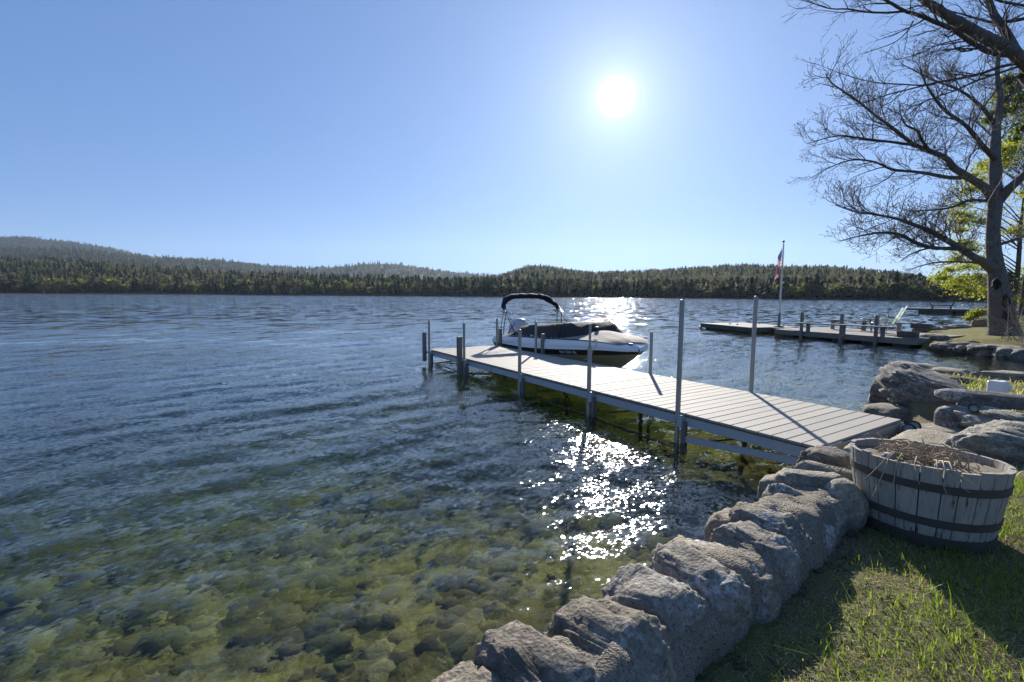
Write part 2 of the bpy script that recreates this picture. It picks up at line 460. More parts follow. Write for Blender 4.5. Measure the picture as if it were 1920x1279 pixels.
# ---- lake bed
def bed_z(P):
    d = np.maximum(0, -np.maximum(poly_sd(P, LAND), poly_sd(P, BANK)))
    z = -0.36 - 0.12 * np.minimum(d, 1.8) - 0.21 * np.clip(d - 1.8, 0, 60)
    return z
def bed_mat(name):
    t = NT(name); v = t.geo.outputs['Position']
    c = t.mix(t.step(t.noise(v, 1.7, 6, 0.65), 0.36, 0.62), (0.17, 0.14, 0.06), (0.58, 0.49, 0.19))
    c = t.mix(t.step(t.noise(v, 0.8, 3, 0.5), 0.48, 0.68), c, (0.085, 0.085, 0.045))
    c = t.mix(t.step(t.noise(v, 9, 6, 0.7), 0.55, 0.72), c, (0.56, 0.50, 0.28))
    return t.pbr(c, 0.9, t.bump(t.noise(v, 12, 6, 0.7), 0.8, 0.05), 0, 0.1)
M['bed'] = bed_mat('lake bed silt and sand')
def build_bed():
    nr, nc = 260, 240
    r = np.geomspace(0.5, 1400, nr); a = np.radians(np.linspace(-84, 84, nc))
    P = np.stack([(r[:, None] * np.sin(a)).ravel(), (r[:, None] * np.cos(a)).ravel() - 0.3], 1)
    z = bed_z(P) + 0.05 * wave_noise(P, 5, 2.2) * np.repeat(np.clip(6 / r, 0, 1), nc)
    z = np.maximum(z, -14)
    V = np.column_stack([P, z])
    props(mesh_obj('lake_bed', np_mesh('lake_bed', V, grid_faces(nr, nc)[:, ::-1], smooth=True), M['bed']), kind='structure',
          label='green and brown stony bottom of the lake under clear water')
build_bed()
def ico_template(sub, seed, amp):
    bm = bmesh.new(); bmesh.ops.create_icosphere(bm, subdivisions=sub, radius=1.0)
    bm.verts.index_update()
    V = np.array([v.co[:] for v in bm.verts]); F = np.array([[v.index for v in f.verts] for f in bm.faces]); bm.free()
    off = Vector((seed * 3.7, seed * 1.3, 0))
    s = np.array([1 + amp * noise.noise(Vector(v) * 1.3 + off) + 0.5 * amp * noise.noise(Vector(v) * 3 + off) for v in V])
    return V * s[:, None], F
def vcol_mat(name, rough=0.8, transl=0.0, tint=(1.0, 1.0, 1.0), bump=0.0, bscale=30):
    t = NT(name); c = t.attr('col')
    nm = t.bump(t.noise(t.geo.outputs['Position'], bscale, 5, 0.65), bump, 0.03) if bump else None
    if transl:
        tc_ = t.mix(1.0, c, tint, 'MULTIPLY')
        return t.pbr(c, rough, nm, 0, 0.15, tc_, transl)
    return t.pbr(c, rough, nm, 0, 0.25)
M['bed_stone'] = vcol_mat('stones under water', 0.85, bump=0.8, bscale=22)
def scatter(temps, pos, scale, rotz, cols, zs=None, tmp=None):
    """merge many transformed copies of a few templates into one vertex/face set"""
    Vs, Fs, Cs, b = [], [], [], 0
    for ti, (V, F) in enumerate(temps):
        idx = np.nonzero(tmp == ti)[0]
        if not len(idx): continue
        c, s = np.cos(rotz[idx]), np.sin(rotz[idx])
        v = V[None] * scale[idx][:, None, :]
        x = v[..., 0] * c[:, None] - v[..., 1] * s[:, None]; y = v[..., 0] * s[:, None] + v[..., 1] * c[:, None]
        w = np.stack([x, y, v[..., 2]], -1) + pos[idx][:, None, :]
        Vs.append(w.reshape(-1, 3)); Fs.append((F[None] + (np.arange(len(idx)) * len(V))[:, None, None] + b).reshape(-1, F.shape[1]))
        Cs.append(np.repeat(cols[idx], len(V), 0)); b += len(idx) * len(V)
    return np.concatenate(Vs), np.concatenate(Fs), np.concatenate(Cs)
def build_bed_stones():
    n = 1700; g = np.random.default_rng(8)
    P = np.stack([g.uniform(-8, 4.2, n * 2), g.uniform(0.5, 9.5, n * 2)], 1)
    sd_ = poly_sd(P, LAND); P = P[(sd_ < -0.1)]
    P = P[np.argsort((P ** 2).sum(1) * g.uniform(0.3, 1, len(P)))][:n]
    n = len(P); z = bed_z(P)
    s = 0.028 * (6.5 ** g.random(n) ** 1.4); sc = np.stack([s * g.uniform(0.9, 1.5, n), s * g.uniform(0.7, 1.1, n), s * g.uniform(0.25, 0.6, n)], 1)
    pal = np.array([(0.40, 0.35, 0.15), (0.26, 0.24, 0.09), (0.22, 0.18, 0.10), (0.34, 0.31, 0.20), (0.17, 0.17, 0.09), (0.48, 0.42, 0.24), (0.20, 0.19, 0.08)])
    cols = pal[g.integers(0, len(pal), n)] * g.uniform(0.55, 1.15, (n, 1))
    V, F, C = scatter([ico_template(2, i, 0.5) for i in range(5)], np.column_stack([P, z - sc[:, 2] * 0.15]), sc, g.uniform(0, 6.28, n), cols, tmp=g.integers(0, 5, n))
    props(mesh_obj('lake_bed_stones', np_mesh('lake_bed_stones', V, F, C, True), M['bed_stone']), 'olive and brown stones on the lake bottom seen through the water', kind='stuff')
build_bed_stones()

# ---- land
def ground_mat():
    t = NT('soil and thatch'); v = t.geo.outputs['Position']
    c = t.mix(t.noise(v, 5, 8, 0.7), (0.085, 0.068, 0.043), (0.24, 0.195, 0.125))
    c = t.mix(t.step(t.noise(v, 1.6, 4, 0.6), 0.45, 0.62), c, (0.15, 0.16, 0.06))
    c = t.mix(t.step(t.noise(v, 45, 4, 0.7), 0.55, 0.7), c, (0.34, 0.28, 0.18))
    return t.pbr(c, 0.95, t.bump(t.noise(v, 40, 6, 0.75), 1.0, 0.02), 0, 0.1)
M['ground'] = ground_mat()
def bank_mat():
    t = NT('mossy bank turf'); v = t.geo.outputs['Position']
    c = t.mix(t.noise(v, 1.6, 6, 0.65), (0.16, 0.12, 0.05), (0.22, 0.20, 0.06))
    c = t.mix(t.step(t.noise(v, 2.6, 5, 0.6), 0.52, 0.62), c, (0.12, 0.15, 0.03))
    c = t.mix(t.step(t.noise(v, 7, 5, 0.7), 0.56, 0.68), c, (0.075, 0.055, 0.035))
    return t.pbr(c, 0.95, t.bump(t.noise(v, 14, 6, 0.7), 1.0, 0.04), 0, 0.1)
M['bank'] = bank_mat()
def land_sheet(name, poly, step, zf, mat, label, x0, x1, y0, y1):
    xs, ys = np.arange(x0, x1, step), np.arange(y0, y1, step)
    X, Y = np.meshgrid(xs, ys); P = np.stack([X.ravel(), Y.ravel()], 1)
    d = poly_sd(P, poly)
    z = zf(P, d); z = np.where(d < 0, np.maximum(bed_z(P) - 0.3, z + d * 3.0), z)
    V = np.column_stack([P, z]); F = grid_faces(len(ys), len(xs))
    F = F[(d[F] > -1.4 * step - 0.3).any(1)]
    return props(mesh_obj(name, np_mesh(name, V, F, smooth=True), mat), label, kind='structure')
def lawn_z(P, d=None):
    P = np.asarray(P, float)
    if d is None: d = poly_sd(P, LAND)
    low = np.clip((P[:, 1] - 3.6) / 0.8, 0, 1) * np.clip((6.6 - P[:, 1]) / 0.8, 0, 1) * np.clip((6.2 - P[:, 0]) / 0.6, 0, 1) * np.clip(2.0 - d, 0, 1)
    far = np.clip((P[:, 1] - 5.2) / 1.5, 0, 1) * 0.06
    bowl = np.exp(-((P[:, 0] - 2.5) ** 2 + (P[:, 1] - 2.75) ** 2) / 0.5)
    return 0.385 - 0.05 * bowl + 0.016 * wave_noise(P, 21, 2.6) - 0.16 * low + far - 0.03 * np.clip(1 - d / 0.3, 0, 1)
land_sheet('lawn_ground', LAND, 0.07, lawn_z, M['ground'], 'shaded soil and thatch of the lawn behind the stone wall', -2.0, 14, -4, 9.2)
def bank_z(P, d):
    return 0.16 + 0.11 * np.clip(d, 0, 2.2) + 0.03 * np.clip(d - 2.2, 0, 20) + 0.035 * wave_noise(P, 31, 1.6)
land_sheet('shore_bank', BANK, 0.25, bank_z, M['bank'], 'mossy brown turf of the neighbouring shore behind the rocks', 13, 61, 5.5, 45)

# ---- hills beyond the lake
def interp(px, tab):
    xs, ys = zip(*tab); return np.interp(px, xs, ys)
SHORE = [(-1500, 620), (0, 600), (400, 500), (700, 400), (960, 320), (1250, 300), (1760, 240), (2600, 200), (3600, 180)]
PX = np.concatenate([np.arange(-1500, 3601, 22)])
def hill_mat(name, a, b, sc):
    t = NT(name); v = t.geo.outputs['Position']
    c = t.mix(t.noise(v, sc, 8, 0.7), a, b)
    return t.pbr(c, 0.95, None, 0, 0.05)
M['hill'] = hill_mat('wooded hillside floor', (0.035, 0.036, 0.022), (0.075, 0.062, 0.042), 0.02)
def azim(px): return np.array([math.atan2(ray(x, 552).x, ray(x, 552).y) for x in np.atleast_1d(px)])
def elev(px, y):
    out = []
    for a, b in zip(np.atleast_1d(px), np.atleast_1d(y)):
        d = ray(a, b); out.append(d.z / math.hypot(d.x, d.y))
    return np.array(out)
class Hill:
    def __init__(s, near, far, sil, tree_h, power=0.9):
        s.near = interp(PX, near); s.far = interp(PX, far)
        s.zr = CAM_H + elev(PX, interp(PX, sil)) * s.far - tree_h
        s.zr = np.maximum(s.zr, 1.0); s.az = azim(PX); s.pw = power
        s.seed = int(abs(s.zr.sum())) % 1000
    def pos(s, i, t):
        """i: fractional column, t: 0 at the foot, 1 on the ridge"""
        n_ = s.near * 0 + np.arange(len(PX))
        near, far, zr, az = (np.interp(i, n_, q) for q in (s.near, s.far, s.zr, s.az))
        d = near + (far - near) * t
        z = np.where(t <= 1, 0.25 + zr * np.clip(t, 0, 1) ** s.pw, zr * (1 - (t - 1) * 2.0))
        x, y = d * np.sin(az), d * np.cos(az)
        z = z + 0.06 * zr * wave_noise(np.stack([x, y], 1), s.seed, 12 / np.mean(s.far)) * np.sin(np.clip(t, 0, 1) * 3.0)
        return np.stack([x, y, np.maximum(z, 0.25)], 1)
    def build(s, name, label):
        T = np.array([-0.02, 0.0, 0.08, 0.16, 0.25, 0.35, 0.45, 0.55, 0.65, 0.75, 0.85, 0.95, 1.0, 1.1, 1.3])
        nc = len(PX); I, TT = np.meshgrid(np.arange(nc), T)
        V = s.pos(I.ravel().astype(float), TT.ravel()); V[:nc, 2] = -6
        props(mesh_obj(name, np_mesh(name, V, grid_faces(len(T), nc)[:, ::-1], smooth=True), M['hill']), label, kind='structure')
        return s
H_front = Hill(SHORE, [(-1500, 1150), (0, 1100), (400, 820), (700, 560), (960, 420), (1250, 400), (3600, 380)],
               [(-1500, 490), (-300, 478), (0, 473), (100, 475), (180, 479), (260, 487), (330, 492), (400, 496), (480, 499), (560, 502), (640, 505), (780, 508), (900, 512), (1000, 514), (1250, 522), (1500, 530), (1760, 538), (3600, 545)],
               15, 0.8).build('hill', 'wooded slope rising from the far shore on the lake')
H_right = Hill([(-1500, 520), (700, 460), (960, 400), (1250, 400), (1760, 340), (3600, 300)], [(-1500, 1000), (900, 950), (1300, 900), (1760, 800), (3600, 700)],
               [(-1500, 545), (700, 530), (860, 516), (910, 510), (950, 504), (965, 499), (985, 491), (1010, 490), (1040, 493), (1100, 502), (1160, 501), (1230, 497), (1300, 492), (1370, 488), (1440, 490), (1500, 491), (1560, 491), (1620, 494), (1670, 499), (1720, 507), (1780, 519), (1900, 535), (3600, 545)],
               13, 0.8).build('hill', 'broad low hill of mixed spring woods behind the flagpole')
H_mid = Hill([(-1500, 1300), (3600, 1300)], [(-1500, 2300), (3600, 2300)],
             [(-1500, 480), (-300, 466), (0, 462), (150, 462), (270, 475), (400, 482), (450, 488), (500, 493), (560, 498), (640, 497), (670, 492), (710, 489), (745, 491), (790, 498), (860, 507), (960, 516), (1100, 530), (3600, 545)],
             14, 0.9).build('hill', 'low distant ridge with a rounded knoll beyond the far shore')
H_mount = Hill([(-1500, 2500), (3600, 2500)], [(-1500, 3700), (3600, 3700)],
               [(-1500, 500), (-700, 476), (-300, 460), (-100, 446), (0, 441), (60, 441), (140, 450), (200, 459), (250, 470), (330, 490), (420, 506), (520, 522), (700, 545), (3600, 550)],
               14, 0.9).build('hill', 'highest blue grey mountain behind the left end of the lake')

# ---- far woods
def conifer(tiers, spokes, seed, slim=0.2, trunk=True):
    g = np.random.default_rng(seed); V, F = [], []; pw = g.uniform(0.5, 0.95); slim = slim * g.uniform(0.9, 1.45)
    for i in range(tiers):
        f = i / tiers; z = 0.10 + 0.86 * f; h = 1.35 / tiers
        r = slim * (1 - f) ** pw + 0.012
        b = len(V); V.append((0, 0, min(1.0, z + h))); a0 = g.random() * 6.28; r *= g.uniform(0.6, 1.25)
        for k in range(spokes * 2):
            a = a0 + math.pi * k / spokes
            q = r * (g.uniform(0.75, 1.25) if k % 2 == 0 else g.uniform(0.35, 0.6))
            V.append((q * math.cos(a), q * math.sin(a), z + g.uniform(-0.25, 0.25) * h + (0 if k % 2 == 0 else 0.35 * h)))
        m = spokes * 2
        F += [(b, b + 1 + k, b + 1 + (k + 1) % m) for k in range(m)]
    if trunk:
        b = len(V); V += [(0.012, 0, 0), (-0.006, 0.01, 0), (-0.006, -0.01, 0), (0, 0, 0.5)]
        F += [(b, b + 1, b + 3), (b + 1, b + 2, b + 3), (b + 2, b, b + 3)]
    return np.array(V), np.array(F)
def broadleaf(nleaf, seed, w=0.33, size=0.11, trunk=True, low=0.4):
    g = np.random.default_rng(seed); V, F = [], []
    cl = [(g.normal(0, w * 0.5), g.normal(0, w * 0.5), g.uniform(low, 0.85)) for _ in range(7)]
    for i in range(nleaf):
        c = np.array(cl[g.integers(0, 7)]) + g.normal(0, 1, 3) * (w * 0.34, w * 0.34, 0.095)
        c[2] = min(max(c[2], 0.04), 1.0)
        u, v = g.normal(0, 1, 3), g.normal(0, 1, 3); u /= np.linalg.norm(u); v /= np.linalg.norm(v)
        b = len(V); V += [c + u * size, c - u * size * 0.6 + v * size, c - v * size]; F.append((b, b + 1, b + 2))
    if trunk:
        b = len(V); V += [(0.014, 0, 0), (-0.007, 0.012, 0), (-0.007, -0.012, 0), (0, 0, 0.75)]
        F += [(b, b + 1, b + 3), (b + 1, b + 2, b + 3), (b + 2, b, b + 3)]
    return np.array(V, float), np.array(F)
M['wood'] = vcol_mat('far woodland foliage', 0.9, 0.42, (1.15, 1.2, 0.8))
PALC = np.array([(0.03, 0.045, 0.024), (0.038, 0.056, 0.026), (0.046, 0.062, 0.03), (0.034, 0.047, 0.031)])
PALD = np.array([(0.10, 0.086, 0.07), (0.12, 0.10, 0.08), (0.095, 0.095, 0.055), (0.14, 0.14, 0.065), (0.085, 0.088, 0.05), (0.12, 0.10, 0.082)])
def far_wood(name, label, hill, n, i0, i1, t0, t1, temps, nc, hc, hd, seed, share=0.5, tpow=1.0, dim=1.0):
    g = np.random.default_rng(seed)
    i = g.uniform(i0, i1, n); t = t0 + (t1 - t0) * g.random(n) ** tpow
    P = hill.pos(i, t)
    patchy = wave_noise(P[:, :2], seed, 9 / np.mean(hill.far), 10)
    con = (g.random(n) + 0.25 * patchy) < share
    tmp = np.where(con, g.integers(0, nc, n), nc + g.integers(0, len(temps) - nc, n))
    h = np.where(con, g.uniform(*hc, n), g.uniform(*hd, n))
    wd = h * g.uniform(0.85, 1.3, n)
    pal = np.where(con[:, None], PALC[g.integers(0, len(PALC), n)] * 0.95, PALD[g.integers(0, len(PALD), n)] * 0.95) * g.uniform(0.75, 1.2, (n, 1))
    P[:, 2] -= np.where(con, 0.08, 0.33) * h; pal = pal * dim  # dim darkens far trees and puts the haze's blue into their colour
    V, F, C = scatter(temps, P, np.stack([wd, wd, h], 1), g.uniform(0, 6.28, n), pal, tmp=tmp)
    C = C * np.random.default_rng(1).uniform(0.8, 1.2, (len(C), 1))
    props(mesh_obj(name, np_mesh(name, V, F, C), M['wood']), label, kind='stuff')
def col_of(px): return float(np.interp(px, PX, np.arange(len(PX))))
T_mid = [conifer(6, 5, s, 0.25, False) for s in (1, 2, 3)] + [broadleaf(34, s, 0.33, 0.13, False) for s in (4, 5, 6)]
T_low = [conifer(4, 4, s, 0.2, False) for s in (1, 2)] + [broadleaf(14, s, 0.34, 0.2, False) for s in (4, 5)]
far_wood('forest', 'mixed dark and pale woods covering the slope along the far shore', H_front, 6500, col_of(-260), col_of(2250), 0.03, 1.02, T_mid, 3, (7, 13.5), (7, 11.5), 41, 0.40)
far_wood('forest', 'mottled spring woods on the low hill behind the flagpole', H_right, 5600, col_of(820), col_of(2250), 0.1, 1.02, T_mid, 3, (6, 10.5), (6, 10), 42, 0.28)
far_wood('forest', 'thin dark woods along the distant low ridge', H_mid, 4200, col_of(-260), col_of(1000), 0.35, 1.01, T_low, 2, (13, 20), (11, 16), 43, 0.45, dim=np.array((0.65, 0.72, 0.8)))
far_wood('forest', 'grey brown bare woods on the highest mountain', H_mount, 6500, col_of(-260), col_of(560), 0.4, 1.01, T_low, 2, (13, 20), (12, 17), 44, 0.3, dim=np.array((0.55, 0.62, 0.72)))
# the front row at the water's edge: single trees
def leaf_rand_mat(name, a, b, transl):
    t = NT(name); c = t.mix(t.rand(), a, b)
    c = t.mix(t.math('MULTIPLY', t.noise(t.tc.outputs['Object'], 9, 3, 0.6), 0.6), c, tuple(x * 0.55 for x in a))
    return t.pbr(c, 0.9, None, 0, 0.1, t.mix(1.0, c, (1.15, 1.2, 0.8), 'MULTIPLY'), transl)
M['far_conifer'] = leaf_rand_mat('far conifer needles', (0.028, 0.042, 0.026), (0.062, 0.082, 0.038), 0.4)
M['far_broad'] = leaf_rand_mat('far bare crown', (0.10, 0.085, 0.066), (0.14, 0.125, 0.075), 0.4)
M['far_green'] = leaf_rand_mat('far young leaves', (0.14, 0.16, 0.05), (0.20, 0.21, 0.07), 0.5)
def shore_trees():
    g = np.random.default_rng(77)
    kinds = [('conifer', [np_mesh('conifer', *conifer(12, 7, s, 0.21 + 0.025 * s)) for s in range(4)], 'far_conifer', 'dark evergreen at the waterline'),
             ('bare_tree', [np_mesh('bare_tree', *broadleaf(150, 20 + s, 0.30, 0.10, False, 0.3)) for s in range(3)], 'far_broad', 'grey brown leafless tree at the waterline'),
             ('young_tree', [np_mesh('young_tree', *broadleaf(150, 30 + s, 0.30, 0.10, False, 0.3)) for s in range(3)], 'far_green', 'fresh yellow green tree at the waterline')]
    px = -240.0
    while px < 2150:
        D = float(interp(px, SHORE)); px += g.uniform(4.5, 12) * 430 / D
        k = 0 if g.random() < 0.48 else (1 if g.random() < 0.7 else 2)
        nm, ms, mt, lab = kinds[k]
        a = float(azim(px)[0]); d = D + g.uniform(3, 26)
        h = float(interp(px, [(0, 21), (400, 18), (700, 17), (960, 15.5), (1200, 12.5), (1500, 10.5), (1760, 9.5)])) * g.uniform(0.5, 1.0) * (0.92 if k == 0 else 0.82)
        o = mesh_obj(nm, ms[g.integers(0, len(ms))], M[mt])
        o.location = (d * math.sin(a), d * math.cos(a), 0.1); w = h * g.uniform(0.85, 1.3)
        o.scale = (w, w, h); o.rotation_euler = (0, 0, g.uniform(0, 6.28))
        zone = next(z for lim, z in ((300, 'at the left end of the far shore'), (640, 'below the low ridge on the far shore'), (935, 'on the far shore left of the motorboat'), (1215, 'on the far shore behind the motorboat'),
                                     (1460, 'on the far shore left of the flagpole'), (9999, 'on the far shore right of the flagpole')) if px < lim)
        props(o, lab + ' ' + zone, 'tree', {'conifer': 'evergreens ', 'bare_tree': 'leafless trees ', 'young_tree': 'fresh green trees '}[nm] + zone)
shore_trees()

# ---- thin spring haze over the lake and hills
def haze():
    t = NT('pale air haze'); v = t.n.new('ShaderNodeVolumePrincipled')
    v.inputs['Color'].default_value = (0.62, 0.78, 1.0, 1); v.inputs['Density'].default_value = 0.00005
    v.inputs['Anisotropy'].default_value = 0.35
    t.l.new(v.outputs[0], t.out.inputs['Volume'])
    o = MB().box((0, 2300, 240), (13000, 6000, 544)).build('haze', t.mat)
    props(o, 'thin pale haze over the lake', kind='stuff')
haze()

# ================================================================== NEAR DOCK
E0 = Vector((4.386, 5.293, 0)); UANG = math.atan2(0.8436, -0.537)
DZ = 0.365; DW = 1.84; DL = 9.05
def dock_near():
    root = empty('dock', E0, UANG, 'long grey plank dock on pipe legs running out from the stone wall', 'dock')
    bw = 0.1455
    n = int(round(DL / bw)); bw = DL / n
    g = np.random.default_rng(4)
    me = None
    for i in range(n):                                   # boards lie across the dock
        if me is None:
            b = MB(); b.box((0, 0, 0), (bw - 0.010, DW + 0.03, 0.026), bev=0.003)
            o = b.build('plank', M['deck'], root); me = o.data
        else:
            o = bpy.data.objects.new('plank', me); COL.objects.link(o); o.parent = root
        o.location = (bw * (i + 0.5), DW / 2 + g.uniform(-0.003, 0.003), DZ - 0.013 + g.uniform(-0.0012, 0.0012))
    for y, nm in ((DW - 0.025, 'side_beam'), (0.025, 'side_beam'), (DW / 2, 'centre_beam')):
        for k in range(3):
            x0, x1 = DL * k / 3 + 0.01, DL * (k + 1) / 3 - 0.01
            MB().box(((x0 + x1) / 2, y, DZ - 0.028 - 0.062), (x1 - x0, 0.05, 0.122), bev=0.004).build(nm, M['alu'], root)
    for y in (DW + 0.003, -0.003):
        MB().box((DL / 2, y, DZ - 0.035), (DL, 0.006, 0.016)).build('edge_trim', M['deck_edge'], root)
    MB().box((-0.012, DW / 2, DZ - 0.075), (0.022, DW + 0.02, 0.10), bev=0.003).build('end_board', M['deck'], root)
    MB().box((DL + 0.012, DW / 2, DZ - 0.075), (0.022, DW, 0.12), bev=0.003).build('end_board', M['alu'], root)
    for k in range(1, 9):
        x = DL * k / 9
        MB().box((x, DW / 2, DZ - 0.085), (0.04, DW - 0.11, 0.08)).build('cross_beam', M['alu'], root)
    # vertical pipes: (along, side, top, radius, upper radius or None)
    near = DW + 0.045; far = -0.045
    pipes = [(1.54, near, 1.70, 0.029, None), (1.80, far, 1.745, 0.029, None), (3.11, near, 1.02, 0.031, 1.33), (3.67, far, 1.105, 0.028, None),
             (4.95, near, 1.135, 0.031, None), (7.07, near + 0.03, 1.14, 0.029, None), (7.18, far, 1.125, 0.030, None),
             (8.98, near + 0.03, 1.10, 0.029, None), (9.0, far, 1.10, 0.029, None)]
    for x, y, top, r, up in pipes:
        m = MB()
        m.tube([(x, y, -1.6), (x, y, top - 0.03), (x, y, top - 0.008), (x, y, top)], [r, r, r * 0.8, r * 0.25], 14)
        if up: m.tube([(x, y, top), (x, y, up - 0.01), (x, y, up)], [0.017, 0.017, 0.008], 10)
        p = m.build('pipe_leg', M['pipe'], root, True, 50)
        # clamp bracket that holds the frame on the pipe
        s = 1 if y > 1 else -1
        MB().box((x - 0.045, y - s * 0.012, DZ - 0.095), (0.05, 0.075, 0.15), bev=0.004).build('bracket', M['alu'], root)
        MB().box((x - 0.075, y - s * 0.03, 0.02), (0.055, 0.06, 0.50), bev=0.004).build('leg_channel', M['sleeve'], root)
    # square bumper posts standing beside some pipes
    for x, y, z0, z1, w in [(9.06, DW + 0.17, 0.08, 0.80, 0.085), (7.10, DW + 0.17, -0.05, 0.84, 0.10), (9.0, -0.15, 0.20, 0.82, 0.085), (7.05, -0.16, 0.20, 0.82, 0.085)]:
        MB().box((x, y, (z0 + z1) / 2), (w, w, z1 - z0), bev=0.008).build('bumper_post', M['sleeve'], root)
        MB().box((x, y - math.copysign(0.06, y - 0.9), 0.30), (0.05, 0.07, 0.05)).build('bumper_bracket', M['brace'], root)
    # underwater frame rails and diagonal braces
    MB().beam((1.50, DW + 0.01, 0.055), (-0.3, DW + 0.0, 0.215), 0.03, 0.07).build('ramp_rail', M['alu'], root)
    MB().tube([(9.0, DW + 0.0, 0.045), (7.0, DW + 0.01, 0.01), (4.95, DW, -0.02), (3.1, DW, -0.05), (1.6, DW, -0.09)], 0.017, 8).build('bottom_rail', M['pipe'], root, True)
    MB().tube([(9.0, 0.03, 0.06), (7.0, 0.03, 0.03)], 0.017, 8).build('bottom_rail', M['pipe'], root, True)
    for x in (8.6, 6.6, 4.5, 2.7, 1.05):
        MB().beam((x, 1.25, DZ - 0.15), (x + 0.25, 0.95, -0.5), 0.055, 0.055).build('brace', M['brace'], root)
        MB().tube([(x + 0.2, 1.7, 0.05), (x + 0.3, 0.15, -0.12)], 0.012, 6).build('tie_rod', M['brace'], root)
    MB().beam((8.98, 1.75, 0.02), (8.98, 0.1, 0.10), 0.04, 0.05).build('cross_rail', M['alu'], root)
    return root
dock_near()
def dock_world(u, v, z):
    c, s = math.cos(UANG), math.sin(UANG); return Vector((E0.x + u * c - v * s, E0.y + u * s + v * c, z))

# ================================================================== BOAT
def gloss(name, c, rough=0.2, c2=None):
    t = NT(name); col = t.mix(t.noise(t.tc.outputs['Object'], 1.5, 4, 0.5), c, c2 or tuple(x * 0.92 for x in c))
    b = t.pbr(col, rough, None, 0, 0.5); return b
M['gel_white'] = gloss('white gelcoat', (0.80, 0.80, 0.80), 0.2)
M['gel_navy'] = gloss('dark hull stripe', (0.022, 0.022, 0.028), 0.15)
M['gel_grey'] = gloss('taupe hull bottom', (0.46, 0.42, 0.375), 0.35)
def canvas(name, c, b=0.35):
    t = NT(name); v = t.tc.outputs['Object']
    col = t.mix(t.noise(v, 4, 5, 0.6), c, tuple(x * 0.75 for x in c))
    n1 = t.bump(t.noise(t.mapping(v, (1, 3, 1)), 5, 4, 0.6), b, 0.03)
    return t.pbr(col, 0.85, t.bump(t.noise(v, 300, 2, 0.5), 0.2, 0.001, n1), 0, 0.2)
M['cv_black'] = canvas('black canvas', (0.028, 0.026, 0.026))
M['cv_brown'] = canvas('brown black canvas', (0.052, 0.046, 0.042))
M['cv_taupe'] = canvas('taupe canvas', (0.33, 0.285, 0.235))
M['cv_navy'] = canvas('navy canvas', (0.018, 0.022, 0.04))
M['motor'] = gloss('grey white motor cowling', (0.55, 0.57, 0.58), 0.3)
M['motor_dk'] = gloss('dark motor panel', (0.20, 0.215, 0.22), 0.35)
M['letters'] = simple('white lettering', (0.75, 0.75, 0.75), (0.7, 0.7, 0.7), 5, 0.5)
M['rope'] = simple('pale rope', (0.45, 0.43, 0.38), (0.35, 0.33, 0.28), 60, 0.9, 0.4, 150)

